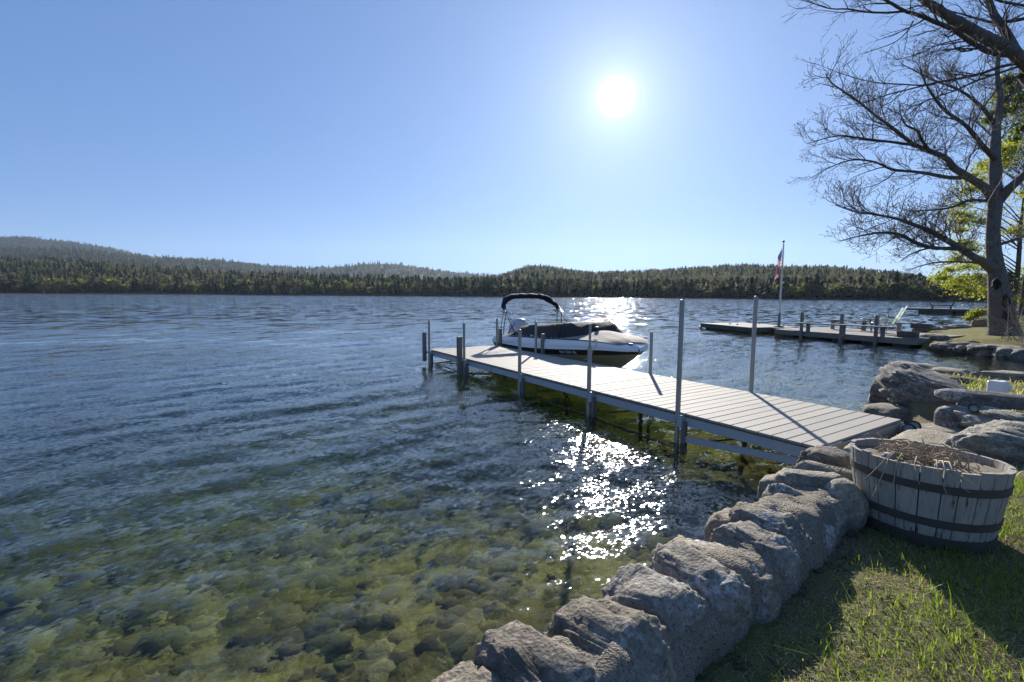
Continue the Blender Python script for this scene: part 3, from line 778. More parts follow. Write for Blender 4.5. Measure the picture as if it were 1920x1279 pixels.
def lerp_tab(x, tab):
    xs, ys = zip(*tab); return float(np.interp(x, xs, ys))
def smooth_tab(x, tab):
    """Catmull-Rom through the table"""
    xs, ys = zip(*tab)
    i = max(0, min(len(xs) - 2, int(np.searchsorted(xs, x) - 1)))
    def sl(j):
        if j == 0: return (ys[1] - ys[0]) / (xs[1] - xs[0])
        if j == len(xs) - 1: return (ys[-1] - ys[-2]) / (xs[-1] - xs[-2])
        return (ys[j + 1] - ys[j - 1]) / (xs[j + 1] - xs[j - 1])
    h = xs[i + 1] - xs[i]; t = (x - xs[i]) / h
    return ((2 * t**3 - 3 * t**2 + 1) * ys[i] + (t**3 - 2 * t**2 + t) * h * sl(i) + (-2 * t**3 + 3 * t**2) * ys[i + 1] + (t**3 - t**2) * h * sl(i + 1))
def boat():
    S = dock_world(9.8, -1.45, 0); T = dock_world(4.85, -1.08, 0)
    root = empty('motorboat', S, math.atan2(T.y - S.y, T.x - S.x), 'white bowrider motorboat with dark hull stripe and canvas covers moored at the dock', 'boat')
    root.scale = (0.978, 1, 1)
    # half breadths and heights along the boat: sheer, white bottom, stripe bottom, chine, keel
    yS = [(0, 1.0), (1.5, 1.05), (3, 1.05), (3.9, 0.97), (4.4, 0.78), (4.75, 0.50), (4.95, 0.22), (5.02, 0.0)]
    zS = [(0, 0.55), (1.0, 0.60), (1.9, 0.655), (3, 0.70), (4.1, 0.745), (4.6, 0.725), (4.9, 0.655), (5.02, 0.62)]
    yW = [(0, 1.02), (1.5, 1.07), (3, 1.06), (3.9, 0.96), (4.4, 0.77), (4.75, 0.49), (4.95, 0.21), (5.02, 0.0)]
    zW = [(0, 0.39), (1.9, 0.42), (3, 0.48), (4.1, 0.565), (4.6, 0.585), (5.02, 0.565)]
    yB = [(0, 0.98), (1.5, 1.02), (3, 0.99), (3.9, 0.86), (4.4, 0.64), (4.75, 0.36), (4.92, 0.13), (4.97, 0.0)]
    zB = [(0, 0.27), (1.9, 0.29), (3, 0.345), (4.1, 0.43), (4.6, 0.465), (4.97, 0.50)]
    yC = [(0, 0.90), (1.5, 0.92), (3, 0.78), (3.8, 0.50), (4.3, 0.25), (4.6, 0.09), (4.75, 0.0)]
    zC = [(0, -0.02), (2, 0.0), (3, 0.05), (3.8, 0.15), (4.3, 0.24), (4.75, 0.33)]
    xs = np.concatenate([np.linspace(0, 3.6, 10), np.linspace(3.8, 5.02, 14)])
    def line(y, z, side):
        ym, zm = max(t[0] for t in y), 0
        return [(min(x, ym), side * smooth_tab(min(x, ym), y), smooth_tab(min(x, ym), z)) for x in xs]
    keel = [(min(x, 4.62), 0.0, -0.28 + (0.0 if x < 3 else 0.52 * ((min(x, 4.62) - 3) / 1.62) ** 2.0)) for x in xs]
    def strip(mb, a, b):
        n = len(a); mb.add(a + b, [(i, i + 1, n + i + 1, n + i) for i in range(n - 1)])
    hull = MB(); stripe = MB(); top = MB()
    for sd_ in (-1, 1):
        strip(hull, keel, line(yC, zC, sd_)); strip(hull, line(yC, zC, sd_), line(yB, zB, sd_))
        strip(stripe, line(yB, zB, sd_), line(yW, zW, sd_))
        lip = [(x, y * 1.0 + sd_ * 0.018, z) for x, y, z in line(yW, zW, sd_)]
        strip(top, line(yW, zW, sd_), lip)
        mid = [((a[0] + b[0]) / 2, (a[1] + b[1]) / 2 + sd_ * 0.025, (a[2] + b[2]) / 2) for a, b in zip(line(yW, zW, sd_), line(yS, zS, sd_))]
        strip(top, lip, mid); strip(top, mid, line(yS, zS, sd_))
    # deck: gunwale strip and closed top
    dk = MB()
    inn = {}
    for sd_ in (-1, 1):
        a = line(yS, zS, sd_); b = [(x, y * 0.86, z + (0.0 if x < 3 else 0.012)) for x, y, z in a]; inn[sd_] = b
        strip(dk, a, b)
    strip(dk, inn[-1], [(x, 0, z + 0.03 - 0.2 * min(1, max(0, (4.7 - x) / 0.5))) for x, y, z in inn[1]]); strip(dk, [(x, 0, z + 0.03 - 0.2 * min(1, max(0, (4.7 - x) / 0.5))) for x, y, z in inn[1]], inn[1])
    tr = MB(); a0 = [line(t, z, s)[0] for s, t, z in ((-1, yS, zS), (-1, yW, zW), (-1, yB, zB), (-1, yC, zC))]
    a1 = [line(t, z, s)[0] for s, t, z in ((1, yC, zC), (1, yB, zB), (1, yW, zW), (1, yS, zS))]
    tr.add(a0 + [keel[0]] + a1, [tuple(range(9))])
    hull.build('hull_bottom', M['gel_grey'], root, True, 35); stripe.build('hull_stripe', M['gel_navy'], root, True, 35)
    top.build('hull_side', M['gel_white'], root, True, 40); dk.build('deck', M['gel_white'], root, True, 40); tr.build('transom', M['gel_white'], root)
    # taupe bow cover: a low tent over the open bow
    bc = MB(); nx, ny = 26, 18; vs = []
    for i in range(nx + 1):
        x = 2.95 + 1.87 * i / nx
        hw = 0.93 * smooth_tab(min(x, 5.02), yS); zb = smooth_tab(min(x, 5.02), zS) + 0.012
        pk = 0.085 * math.exp(-((x - 3.75) / 0.45) ** 2) + 0.06 * max(0, (4.82 - x) / 1.87)
        for j in range(ny + 1):
            q = -1 + 2 * j / ny
            vs.append((x, hw * q, zb + 0.012 + (pk + 0.045) * (1 - abs(q) ** 1.5) + 0.003 * math.sin(11 * q + 3 * x)))
    fs = [(i * (ny + 1) + j, i * (ny + 1) + j + 1, (i + 1) * (ny + 1) + j + 1, (i + 1) * (ny + 1) + j) for i in range(nx) for j in range(ny)]
    bc.add(vs, fs).build('bow_cover', M['cv_taupe'], root, True)
    # black cockpit cover: rises from the stern over the windscreen, steep front
    cc = MB(); nx, ny = 44, 22; vs = []
    ridge = [(0.25, 0.60), (0.7, 0.70), (1.1, 0.90), (1.7, 0.96), (2.4, 1.02), (3.0, 1.085), (3.32, 1.105), (3.50, 1.05), (3.72, 0.93), (3.92, 0.82)]
    for i in range(nx + 1):
        x = 0.25 + 3.67 * i / nx
        hw = 0.97 * smooth_tab(x, yS) * (1.0 if x < 3.0 else 1 - 0.22 * ((x - 3.0) / 0.92) ** 1.5); zb = smooth_tab(x, zS) + 0.006
        zr = lerp_tab(x, ridge)
        for j in range(ny + 1):
            q = -1 + 2 * j / ny; s = abs(q)
            sh = 1.0 if s < 0.62 else 1 - ((s - 0.62) / 0.38) ** 1.25
            pl = 0.010 * math.sin(26 * x + 7 * q) * min(1, (1 - s) * 3) * (1 if 2.6 < x < 3.9 else 0.3)
            vs.append((x, hw * q, zb + (zr - zb) * sh - 0.03 * (s < 0.62) * s + pl))
    fs = [(i * (ny + 1) + j, i * (ny + 1) + j + 1, (i + 1) * (ny + 1) + j + 1, (i + 1) * (ny + 1) + j) for i in range(nx) for j in range(ny)]
    cov = cc.add(vs, fs).build('cockpit_cover', M['cv_brown'], root, True)
    sn = MB()
    for k in range(17):
        x = 0.5 + 0.19 * k
        for sd_ in (-1, 1): sn.box((x, sd_ * (0.972 * smooth_tab(x, yS)), smooth_tab(x, zS) + 0.035), (0.016, 0.012, 0.016))
    props(sn.build('snap', M['white_metal'], cov), kind='stuff')
    for k in range(4):                                    # folded seams over the windscreen
        x = 2.75 + 0.17 * k
        MB().tube([(x, -0.62, 1.065 - 0.045 * 0), (x + 0.12, -0.78, 0.97), (x + 0.26, -0.93, 0.78)], 0.007, 6).build('cover_fold', M['cv_black'], cov, True)
    # bow lamp, cleats, rails
    MB().lathe([(0.05, 0), (0.055, 0.04), (0.045, 0.085), (0.0, 0.10)], 14, (3.72, -0.12, 0.925)).build('vent_cap', M['black_plastic'], root, True, 40)
    for sd_ in (-1, 1):
        for x in (0.45, 2.25, 4.45):
            y = sd_ * smooth_tab(x, yS) * 0.95; z = smooth_tab(x, zS) + 0.02
            m = MB(); m.tube([(x - 0.07, y, z + 0.035), (x + 0.07, y, z + 0.035)], 0.011, 8)
            m.box((x - 0.025, y, z + 0.015), (0.02, 0.02, 0.04)); m.box((x + 0.025, y, z + 0.015), (0.02, 0.02, 0.04))
            m.build('cleat', M['steel'], root, True, 40)
    MB().box((4.86, -0.10, 0.70), (0.10, 0.08, 0.05), bev=0.01).build('bow_light', M['dark_metal'], root)
    pts = [(x, -smooth_tab(x, yW) - 0.022, smooth_tab(x, zW) + 0.003) for x in xs]
    MB().tube(pts, 0.013, 6).build('rub_rail', M['gel_white'], root, True)
    pts = [(x, smooth_tab(x, yW) + 0.022, smooth_tab(x, zW) + 0.003) for x in xs]
    MB().tube(pts, 0.013, 6).build('rub_rail', M['gel_white'], root, True)
    # registration letters on the dark stripe
    def side_text(body, x, size, mat, yt, zt, yb, zb, frac, name):
        cu = bpy.data.curves.new(name, 'FONT'); cu.body = body; cu.size = size; cu.extrude = 0.002; cu.align_x = 'CENTER'; cu.align_y = 'CENTER'
        tmp = bpy.data.objects.new('t', cu); COL.objects.link(tmp)
        dg = bpy.context.evaluated_depsgraph_get(); me = bpy.data.meshes.new_from_object(tmp.evaluated_get(dg)); bpy.data.objects.remove(tmp)
        def pt(xx):
            return Vector((xx, -(smooth_tab(xx, yb) * (1 - frac) + smooth_tab(xx, yt) * frac), smooth_tab(xx, zb) * (1 - frac) + smooth_tab(xx, zt) * frac))
        p = pt(x); ex = (pt(x + 0.25) - pt(x - 0.25)).normalized()
        up = Vector((0, -(smooth_tab(x, yt) - smooth_tab(x, yb)), smooth_tab(x, zt) - smooth_tab(x, zb))).normalized()
        nz = ex.cross(up).normalized(); up = nz.cross(ex)
        Mx = Matrix((ex, up, nz)).transposed().to_4x4(); Mx.translation = p + nz * 0.012
        me.transform(Mx); return mesh_obj(name, me, mat, root)
    side_text('NH 5501 BJ', 3.75, 0.105, M['letters'], yW, zW, yB, zB, 0.5, 'registration_number')
    em = MB()
    for k in range(7): em.box((0.16 + 0.05 * k, -1.035, 0.475 + 0.004 * (k % 2)), (0.032, 0.006, 0.022))
    em.build('side_emblem', M['motor_dk'], root)
    em = MB(); em.tube([(1.55, -1.082, 0.53), (1.62, -1.085, 0.56), (1.66, -1.085, 0.52), (1.72, -1.086, 0.55), (1.78, -1.087, 0.525), (1.86, -1.088, 0.55)], 0.006, 5)
    em.build('side_emblem', M['motor_dk'], root)
    # outboard motor behind the transom
    def cowl(z):
        return [(-0.62, 0.20), (-0.5, 0.26), (-0.2, 0.26), (-0.05, 0.2)]
    mo = MB(); secs = [(0.42, -0.38, 0.16, 0.14), (0.50, -0.38, 0.27, 0.19), (0.62, -0.38, 0.32, 0.22), (0.78, -0.36, 0.33, 0.225), (0.92, -0.33, 0.29, 0.20), (0.99, -0.30, 0.21, 0.15), (1.025, -0.28, 0.08, 0.06)]
    n = 24; vs = []
    for z, cx, a, b in secs:
        for k in range(n):
            q = 2 * math.pi * k / n; c, s = math.cos(q), math.sin(q)
            vs.append((cx + a * math.copysign(abs(c) ** 0.75, c) - 0.12 * (0.9 - z), b * math.copysign(abs(s) ** 0.75, s), z))
    fs = [(i * n + k, i * n + (k + 1) % n, (i + 1) * n + (k + 1) % n, (i + 1) * n + k) for i in range(len(secs) - 1) for k in range(n)] + [tuple((len(secs) - 1) * n + k for k in range(n))]
    mroot = mo.add(vs, fs).build('outboard_motor', M['motor'], root, True, 60)
    st = MB()
    for sd_ in (-1, 1):
        st.beam((-0.62, sd_ * 0.222, 0.52), (-0.18, sd_ * 0.228, 0.88), 0.012, 0.06)
    st.build('cowl_band', M['motor_dk'], mroot)
    MB().box((-0.36, 0, 0.20), (0.16, 0.12, 0.62), bev=0.03).build('motor_leg', M['motor_dk'], mroot)
    MB().box((-0.12, 0, 0.40), (0.26, 0.24, 0.14), bev=0.02).build('motor_bracket', M['dark_metal'], mroot)
    # folded bimini top: an arched fabric bundle on two hoops with struts
    yy = np.linspace(-1, 1, 33); arch = []
    for q in yy:
        y = 0.92 * q; k = abs(q)
        z = 1.70 - 0.34 * k ** 5 - 0.02 * k ** 2; x = 0.16 + 0.34 * k ** 5
        if k > 0.93: y = math.copysign(0.90 - 0.02 * (k - 0.93) / 0.07, q)
        arch.append((x, y, z))
    bi = MB(); n = 12; vs = []
    for i, (x, y, z) in enumerate(arch):
        k = abs(yy[i]); fat = 0.075 - 0.035 * max(0, (k - 0.75) / 0.25); wide = 0.19 - 0.13 * max(0, (k - 0.7) / 0.3)
        tan = Vector(arch[min(i + 1, 32)]) - Vector(arch[max(i - 1, 0)]); tan.normalize()
        fw = Vector((1, 0, 0)); nn = tan.cross(fw).normalized() * -1; fw = nn.cross(tan).normalized()
        for a in range(n):
            q = 2 * math.pi * a / n
            w = 1 + 0.12 * math.sin(i * 1.1 + a * 2)
            vs.append(Vector((x, y, z)) + fw * (wide * math.cos(q) * w) + nn * (fat * math.sin(q) * w))
    fs = [(i * n + a, i * n + (a + 1) % n, (i + 1) * n + (a + 1) % n, (i + 1) * n + a) for i in range(32) for a in range(n)] + [tuple(range(n)), tuple(32 * n + a for a in range(n))]
    top_ = bi.add(vs, fs).build('bimini_top', M['cv_navy'], root, True, 60)
    for sd_ in (-1, 1):
        MB().tube([(0.50, sd_ * 0.90, 1.42), (1.35, sd_ * 0.93, 0.74)], 0.0125, 8).build('hoop_leg', M['steel'], top_, True)
        MB().tube([(0.44, sd_ * 0.90, 1.38), (1.20, sd_ * 0.945, 0.72)], 0.0125, 8).build('hoop_leg', M['dark_metal'], top_, True)
        MB().tube([(0.66, sd_ * 0.91, 1.29), (0.60, sd_ * 0.95, 0.95), (0.58, sd_ * 0.97, 0.62)], 0.014, 6).build('strap', M['cv_black'], top_, True)
        MB().tube([(0.50, sd_ * 0.90, 1.40), (0.30, sd_ * 0.95, 0.60)], 0.011, 6).build('strut', M['dark_metal'], top_, True)
    return root
bt = boat()
ln = MB()
bm_ = bt.location; ang_ = bt.rotation_euler[2]
def boat_world(x, y, z):
    c, s = math.cos(ang_), math.sin(ang_); return Vector((bm_.x + x * c - y * s, bm_.y + x * s + y * c, z))
p0 = boat_world(4.45, -0.74, 0.76); p1 = dock_world(5.45, -0.05, 0.40)
ln.tube([p0.lerp(p1, t) - Vector((0, 0, 0.10 * 4 * t * (1 - t))) for t in np.linspace(0, 1, 9)], 0.008, 6)
props(ln.build('mooring_line', M['rope'], smooth=True), 'thin slack rope from the bow of the white motorboat down to the dock', 'rope')

# ================================================================== STONES AND WALLS
def rock_mesh(name, size, seed, sub=4, box=0.75, cuts=7, amp=0.10, strata=0.0, cutlo=0.72, fine=0.03, tilt=(0.2, 0.1)):
    g = np.random.default_rng(seed)
    bm = bmesh.new(); bmesh.ops.create_icosphere(bm, subdivisions=sub, radius=1.0); bm.verts.index_update()
    V = np.array([v.co[:] for v in bm.verts]); F = np.array([[v.index for v in f.verts] for f in bm.faces]); bm.free()
    V = np.sign(V) * np.abs(V) ** box
    for i in range(cuts):                                # split faces
        n = g.normal(size=3); n /= np.linalg.norm(n)
        d = V @ n; lim = d.max() * g.uniform(cutlo, 0.95); ex = np.maximum(0, d - lim)
        V -= ex[:, None] * n * 0.9
    off = Vector((seed * 1.37 % 91, seed * 2.11 % 77, seed * 0.73 % 53))
    sc = np.array(size); m = max(size)
    out = np.empty_like(V)
    for i, v in enumerate(V):
        p = Vector(v * sc / m * 2.0)
        d = amp * noise.fractal(p * 0.9 + off, 1.0, 2.0, 3) + fine * noise.fractal(p * 4.5 + off, 0.8, 2.1, 5)
        if strata:
            h = (p.z + tilt[0] * p.x + tilt[1] * p.y) * 6 + 0.8 * noise.noise(p * 1.5 + off)
            fr = h - math.floor(h)
            d += strata * ((min(1, fr * 3) - 1) * 0.6 + 0.7 * noise.noise(Vector((math.floor(h) * 3.1, p.x * 0.8, p.y * 0.8)) + off))
        out[i] = v * (1 + d)
    return np_mesh(name, out * sc, F, smooth=True)
def rock(name, loc, size, seed, mat, rot=(0, 0, 0), label=None, group=None, parent=None, cat=True, **k):
    o = mesh_obj(name, rock_mesh(name, size, seed, **k), mat, parent)
    o.location = loc; o.rotation_euler = rot
    if label: props(o, label, 'rock' if cat else None, group)
    return o

WALL = np.array([(-1.25, 0.10), (-0.66, 0.66), (-0.28, 1.03), (0.17, 1.45), (0.62, 1.84), (1.02, 2.16), (1.44, 2.52), (1.82, 2.88), (2.16, 3.22), (2.45, 3.50)])
def wall_pt(s):
    seg = np.linalg.norm(np.diff(WALL, axis=0), axis=1); c = np.concatenate([[0], np.cumsum(seg)])
    x, y = np.interp(s, c, WALL[:, 0]), np.interp(s, c, WALL[:, 1])
    x2, y2 = np.interp(s + 0.15, c, WALL[:, 0]), np.interp(s + 0.15, c, WALL[:, 1]); x1, y1 = np.interp(s - 0.15, c, WALL[:, 0]), np.interp(s - 0.15, c, WALL[:, 1])
    return x, y, math.atan2(y2 - y1, x2 - x1), c[-1]
def stone_wall():
    root = empty('stone_wall', (0, 0, 0), 0, 'low mortared fieldstone wall curving along the lawn between grass and water', 'wall')
    g = np.random.default_rng(23); L = wall_pt(0)[3]
    # mortar core: a lumpy swept body
    n, m = 220, 26; V = []
    prof = [(math.cos(a), math.sin(a)) for a in np.linspace(math.pi * 1.12, -math.pi * 0.12, m)]
    for i in range(n):
        s = L * i / (n - 1); x, y, a, _ = wall_pt(s); nx, ny = -math.sin(a), math.cos(a)     # n points to the water
        for c, q in prof:
            w = 0.206 * math.copysign(abs(c) ** 0.6, c); z = 0.24 + (0.322 if q > 0 else 0.60) * math.copysign(abs(q) ** 0.55, q)
            p = Vector((x + nx * (-w - 0.025), y + ny * (-w - 0.025), z))
            d = 0.035 * noise.fractal(p * 5.0, 1, 2, 4) + 0.010 * noise.fractal(p * 30, 1, 2, 3)
            V.append((p.x - nx * c * d, p.y - ny * c * d, p.z + q * d))
    mesh_obj('mortar', np_mesh('mortar', V, grid_faces(n, m)[:, ::-1], smooth=True), M['mortar'], root)
    # big stones laid across the wall, one after another
    s = 0.10; k = 0
    while s < L - 0.12:
        ln_ = g.uniform(0.22, 0.34); x, y, a, _ = wall_pt(s + ln_ / 2); nx, ny = -math.sin(a), math.cos(a)
        near = math.hypot(x, y)
        side = g.uniform(-0.03, 0.02) + (0.05 if k < 7 else 0.0)
        zc = 0.325 + g.uniform(-0.02, 0.03); hz = 0.262 + g.uniform(-0.02, 0.03)
        wd = 0.225 + g.uniform(-0.02, 0.03) + (0.045 if k < 7 else 0.0)
        rock('stone', (x + nx * side, y + ny * side, zc), (ln_ * 0.535, wd, hz), 100 + k, M['stone_rust'] if k in (4,) else M['stone'],
             (g.uniform(-0.12, 0.12), g.uniform(-0.10, 0.10), a + g.uniform(-0.22, 0.22)), parent=root, sub=5 if near < 3.0 else 4, box=0.48, cuts=10, amp=0.09, fine=0.055, cutlo=0.76, strata=0.015)
        # smaller stones on the water side and low on the lawn side
        if g.random() < 0.75:
            rock('stone', (x + nx * 0.20, y + ny * 0.20, 0.27 + g.uniform(-0.08, 0.12)), (ln_ * 0.5, 0.11, 0.14), 300 + k, M['stone_rust'] if k % 4 == 0 else M['stone'],
                 (g.uniform(-0.2, 0.2), 0, a + g.uniform(-0.3, 0.3)), parent=root, sub=4, box=0.7, cuts=6)
        rock('stone', (x + nx * 0.16, y + ny * 0.16, -0.05), (ln_ * 0.62, 0.16, 0.22), 400 + k, M['stone'], (0, 0, a), parent=root, sub=3, box=0.7)
        if g.random() < 0.35:
            rock('stone', (x - nx * 0.15, y - ny * 0.15, 0.36), (ln_ * 0.42, 0.10, 0.12), 500 + k, M['stone'], (0.1, 0, a), parent=root, sub=4, box=0.75)
        s += ln_ * 0.93; k += 1
    return root
WALL_ROOT = stone_wall()
def aground(px, py, z): return at(px, py, z)
# stones at the end of the wall, behind and beside the barrel
p = at(1640, 842, 0.42); rock('rock', (p.x, p.y, 0.30), (0.42, 0.22, 0.16), 601, M['stone'], (0.03, 0.0, 0.75), 'flat dark stone at the end of the wall under the dock corner', sub=4, box=0.55, amp=0.05)
p = at(1585, 955, 0.45); rock('rock', (p.x + 0.02, p.y + 0.05, 0.44), (0.13, 0.12, 0.17), 602, M['stone'], (0.1, 0.1, 0.6), 'smooth upright stone wedged between the wall and the barrel', sub=4, box=0.75, amp=0.06, fine=0.01)
# ledge beyond the dock end: layered slab, boulders, capstones
def rk(px, py, z, size, seed, mat, rz, label, tilt=(0, 0), dz=0.0, **k):
    p = at(px, py, z); return rock('rock', (p.x, p.y, z + dz), size, seed, M[mat], (tilt[0], tilt[1], rz), label, **k)
rk(1762, 758, 0.26, (0.68, 0.50, 0.30), 611, 'ledge', -0.55, 'large dark layered ledge rock rising beside the end of the dock', (0.10, 0.22), 0.12, sub=5, box=0.5, strata=0.09, amp=0.10, cuts=20, cutlo=0.6, fine=0.075)
rk(1768, 726, 0.30, (0.64, 0.52, 0.22), 612, 'ledge', -0.3, 'grooved grey boulder lying behind the layered ledge rock', (0.05, 0.18), 0.02, sub=5, box=0.52, strata=0.09, amp=0.12, cuts=18, cutlo=0.62, fine=0.075)
rk(1690, 748, 0.15, (0.35, 0.45, 0.35), 613, 'ledge', 0.5, 'small ledge stone at the water beside the big layered rock', (0.1, -0.2), 0.0, sub=4, strata=0.05)
rk(1722, 708, 0.2, (0.45, 0.5, 0.28), 614, 'ledge', 0.2, 'jagged stone at the water end of the grooved boulder', (0, 0.1), 0.0, sub=4, strata=0.06)
rk(1668, 776, 0.16, (0.35, 0.3, 0.12), 615, 'ledge', 0.4, 'low flat stone in the water behind the dock edge', (0, 0), 0.0, sub=4, strata=0.05)
rk(1790, 790, 0.28, (0.22, 0.16, 0.19), 616, 'ledge', 0.5, 'rounded dark block set into the foot of the ledge', (0, 0), 0.0, sub=4, box=0.6, amp=0.05, fine=0.015)
rk(1828, 778, 0.34, (0.22, 0.18, 0.20), 617, 'ledge', 0.3, 'dark block under the little round lamp at the ledge', (0, 0), 0.0, sub=4, box=0.6, amp=0.05, fine=0.015)
rk(1765, 838, 0.27, (0.50, 0.36, 0.09), 618, 'tan_rock', 0.62, 'flat tan sunlit stone slab forming the step behind the barrel', (0.0, 0.0), -0.02, sub=5, box=0.42, amp=0.04, fine=0.02, cuts=4)
rk(1772, 806, 0.22, (0.62, 0.30, 0.10), 619, 'ledge', 0.1, 'shaded slate step between the tan slab and the ledge', (0.0, 0.0), -0.06, sub=4, box=0.42, amp=0.03, fine=0.02, cuts=4)
rk(1938, 826, 0.42, (0.66, 0.50, 0.22), 620, 'pale_rock', 0.35, 'broad pale pitted boulder at the frame edge behind the barrel', (0.0, 0.06), -0.06, sub=5, box=0.5, strata=0.06, amp=0.12, cuts=16, cutlo=0.62, fine=0.075)
rk(1930, 790, 0.40, (0.60, 0.36, 0.18), 621, 'pale_rock', -0.1, 'pale cracked boulder joining the ledge and the lawn light', (0.0, 0.08), -0.05, sub=5, box=0.5, strata=0.06, amp=0.10, cuts=16, cutlo=0.62, fine=0.075)
rk(1915, 755, 0.52, (0.80, 0.13, 0.09), 622, 'ledge', -0.42, 'long low edging stone in front of the white lawn light', (0.0, 0.05), 0.0, sub=4, box=0.6, amp=0.05)
def capwall():
    root = empty('stone_wall', (0, 0, 0), 0, 'straight row of flat capstones edging the small lawn by the cove', 'wall')
    a = at(1748, 694, 0.46); b = at(1925, 702, 0.56); b2 = b + (b - a) * 1.9
    L = (b2 - a).length; d = (b2 - a).normalized(); s = 0; k = 0; ang = math.atan2(d.y, d.x)
    while s < L:
        l = rnd.uniform(0.42, 0.70); c = a + d * (s + l / 2)
        rock('capstone', (c.x, c.y, c.z - 0.10 + rnd.uniform(-0.01, 0.015)), (l * 0.56, 0.24, 0.13), 640 + k, M['ledge'], (0, 0.0, ang + rnd.uniform(-0.06, 0.06)), parent=root, sub=4, box=0.5, amp=0.06)
        rock('stone', (c.x, c.y, 0.12), (l * 0.58, 0.22, 0.28), 660 + k, M['ledge'], (0, 0, ang), parent=root, sub=3, box=0.55)
        s += l * 0.98; k += 1
capwall()

# ================================================================== HALF BARREL
def stave_mat():
    t = NT('weathered oak stave'); v = t.tc.outputs['Object']
    vs = t.mapping(v, (14, 14, 1.6))
    off = t.vmath('ADD', vs, t.vmath('SCALE', t.n.new('ShaderNodeObjectInfo').outputs['Location'], 7.0))
    offr = t.vmath('ADD', off, t.n.new('ShaderNodeCombineXYZ').outputs[0])
    r = t.rand(); sh = t.n.new('ShaderNodeCombineXYZ'); t.l.new(t.math('MULTIPLY', r, 37.0), sh.inputs[0]); t.l.new(t.math('MULTIPLY', r, 11.0), sh.inputs[2])
    vv = t.vmath('ADD', vs, sh.outputs[0])
    c = t.mix(t.noise(vv, 2.2, 9, 0.72), (0.19, 0.165, 0.135), (0.56, 0.505, 0.425))
    c = t.mix(t.step(t.noise(vv, 3.2, 6, 0.75, 0.5), 0.56, 0.66), c, (0.055, 0.05, 0.045))
    c = t.mix(t.math('MULTIPLY', r, 0.35), c, (0.20, 0.19, 0.175))
    c = t.mix(t.step(t.noise(v, 9, 5, 0.7), 0.60, 0.75), c, (0.56, 0.54, 0.50))
    return t.pbr(c, 0.9, t.bump(t.noise(vv, 4, 8, 0.75), 0.9, 0.006), 0, 0.2)
M['stave'] = stave_mat()
M['hoop'] = simple('rusty iron hoop', (0.050, 0.042, 0.036), (0.095, 0.075, 0.06), 14, 0.75, 0.4, 60)
M['soil'] = simple('dry potting soil', (0.10, 0.08, 0.055), (0.22, 0.175, 0.12), 30, 0.95, 0.8, 60)
BAR = Vector((2.515, 2.83, 0.315)); BH = 0.475
def bar_r(z): f = z / BH; return 0.315 + 0.066 * math.sin(min(1.0, f * 0.62 + 0.36) * math.pi / 2) ** 1.0 * f ** 0.6
BAZ = math.atan2(BAR.x, BAR.y)
BTILT = Quaternion((math.cos(BAZ), -math.sin(BAZ), 0), R(-3.4)) @ Quaternion((0, 0, 1), 0.1)
BT0 = Quaternion((math.cos(BAZ), -math.sin(BAZ), 0), R(-3.4))
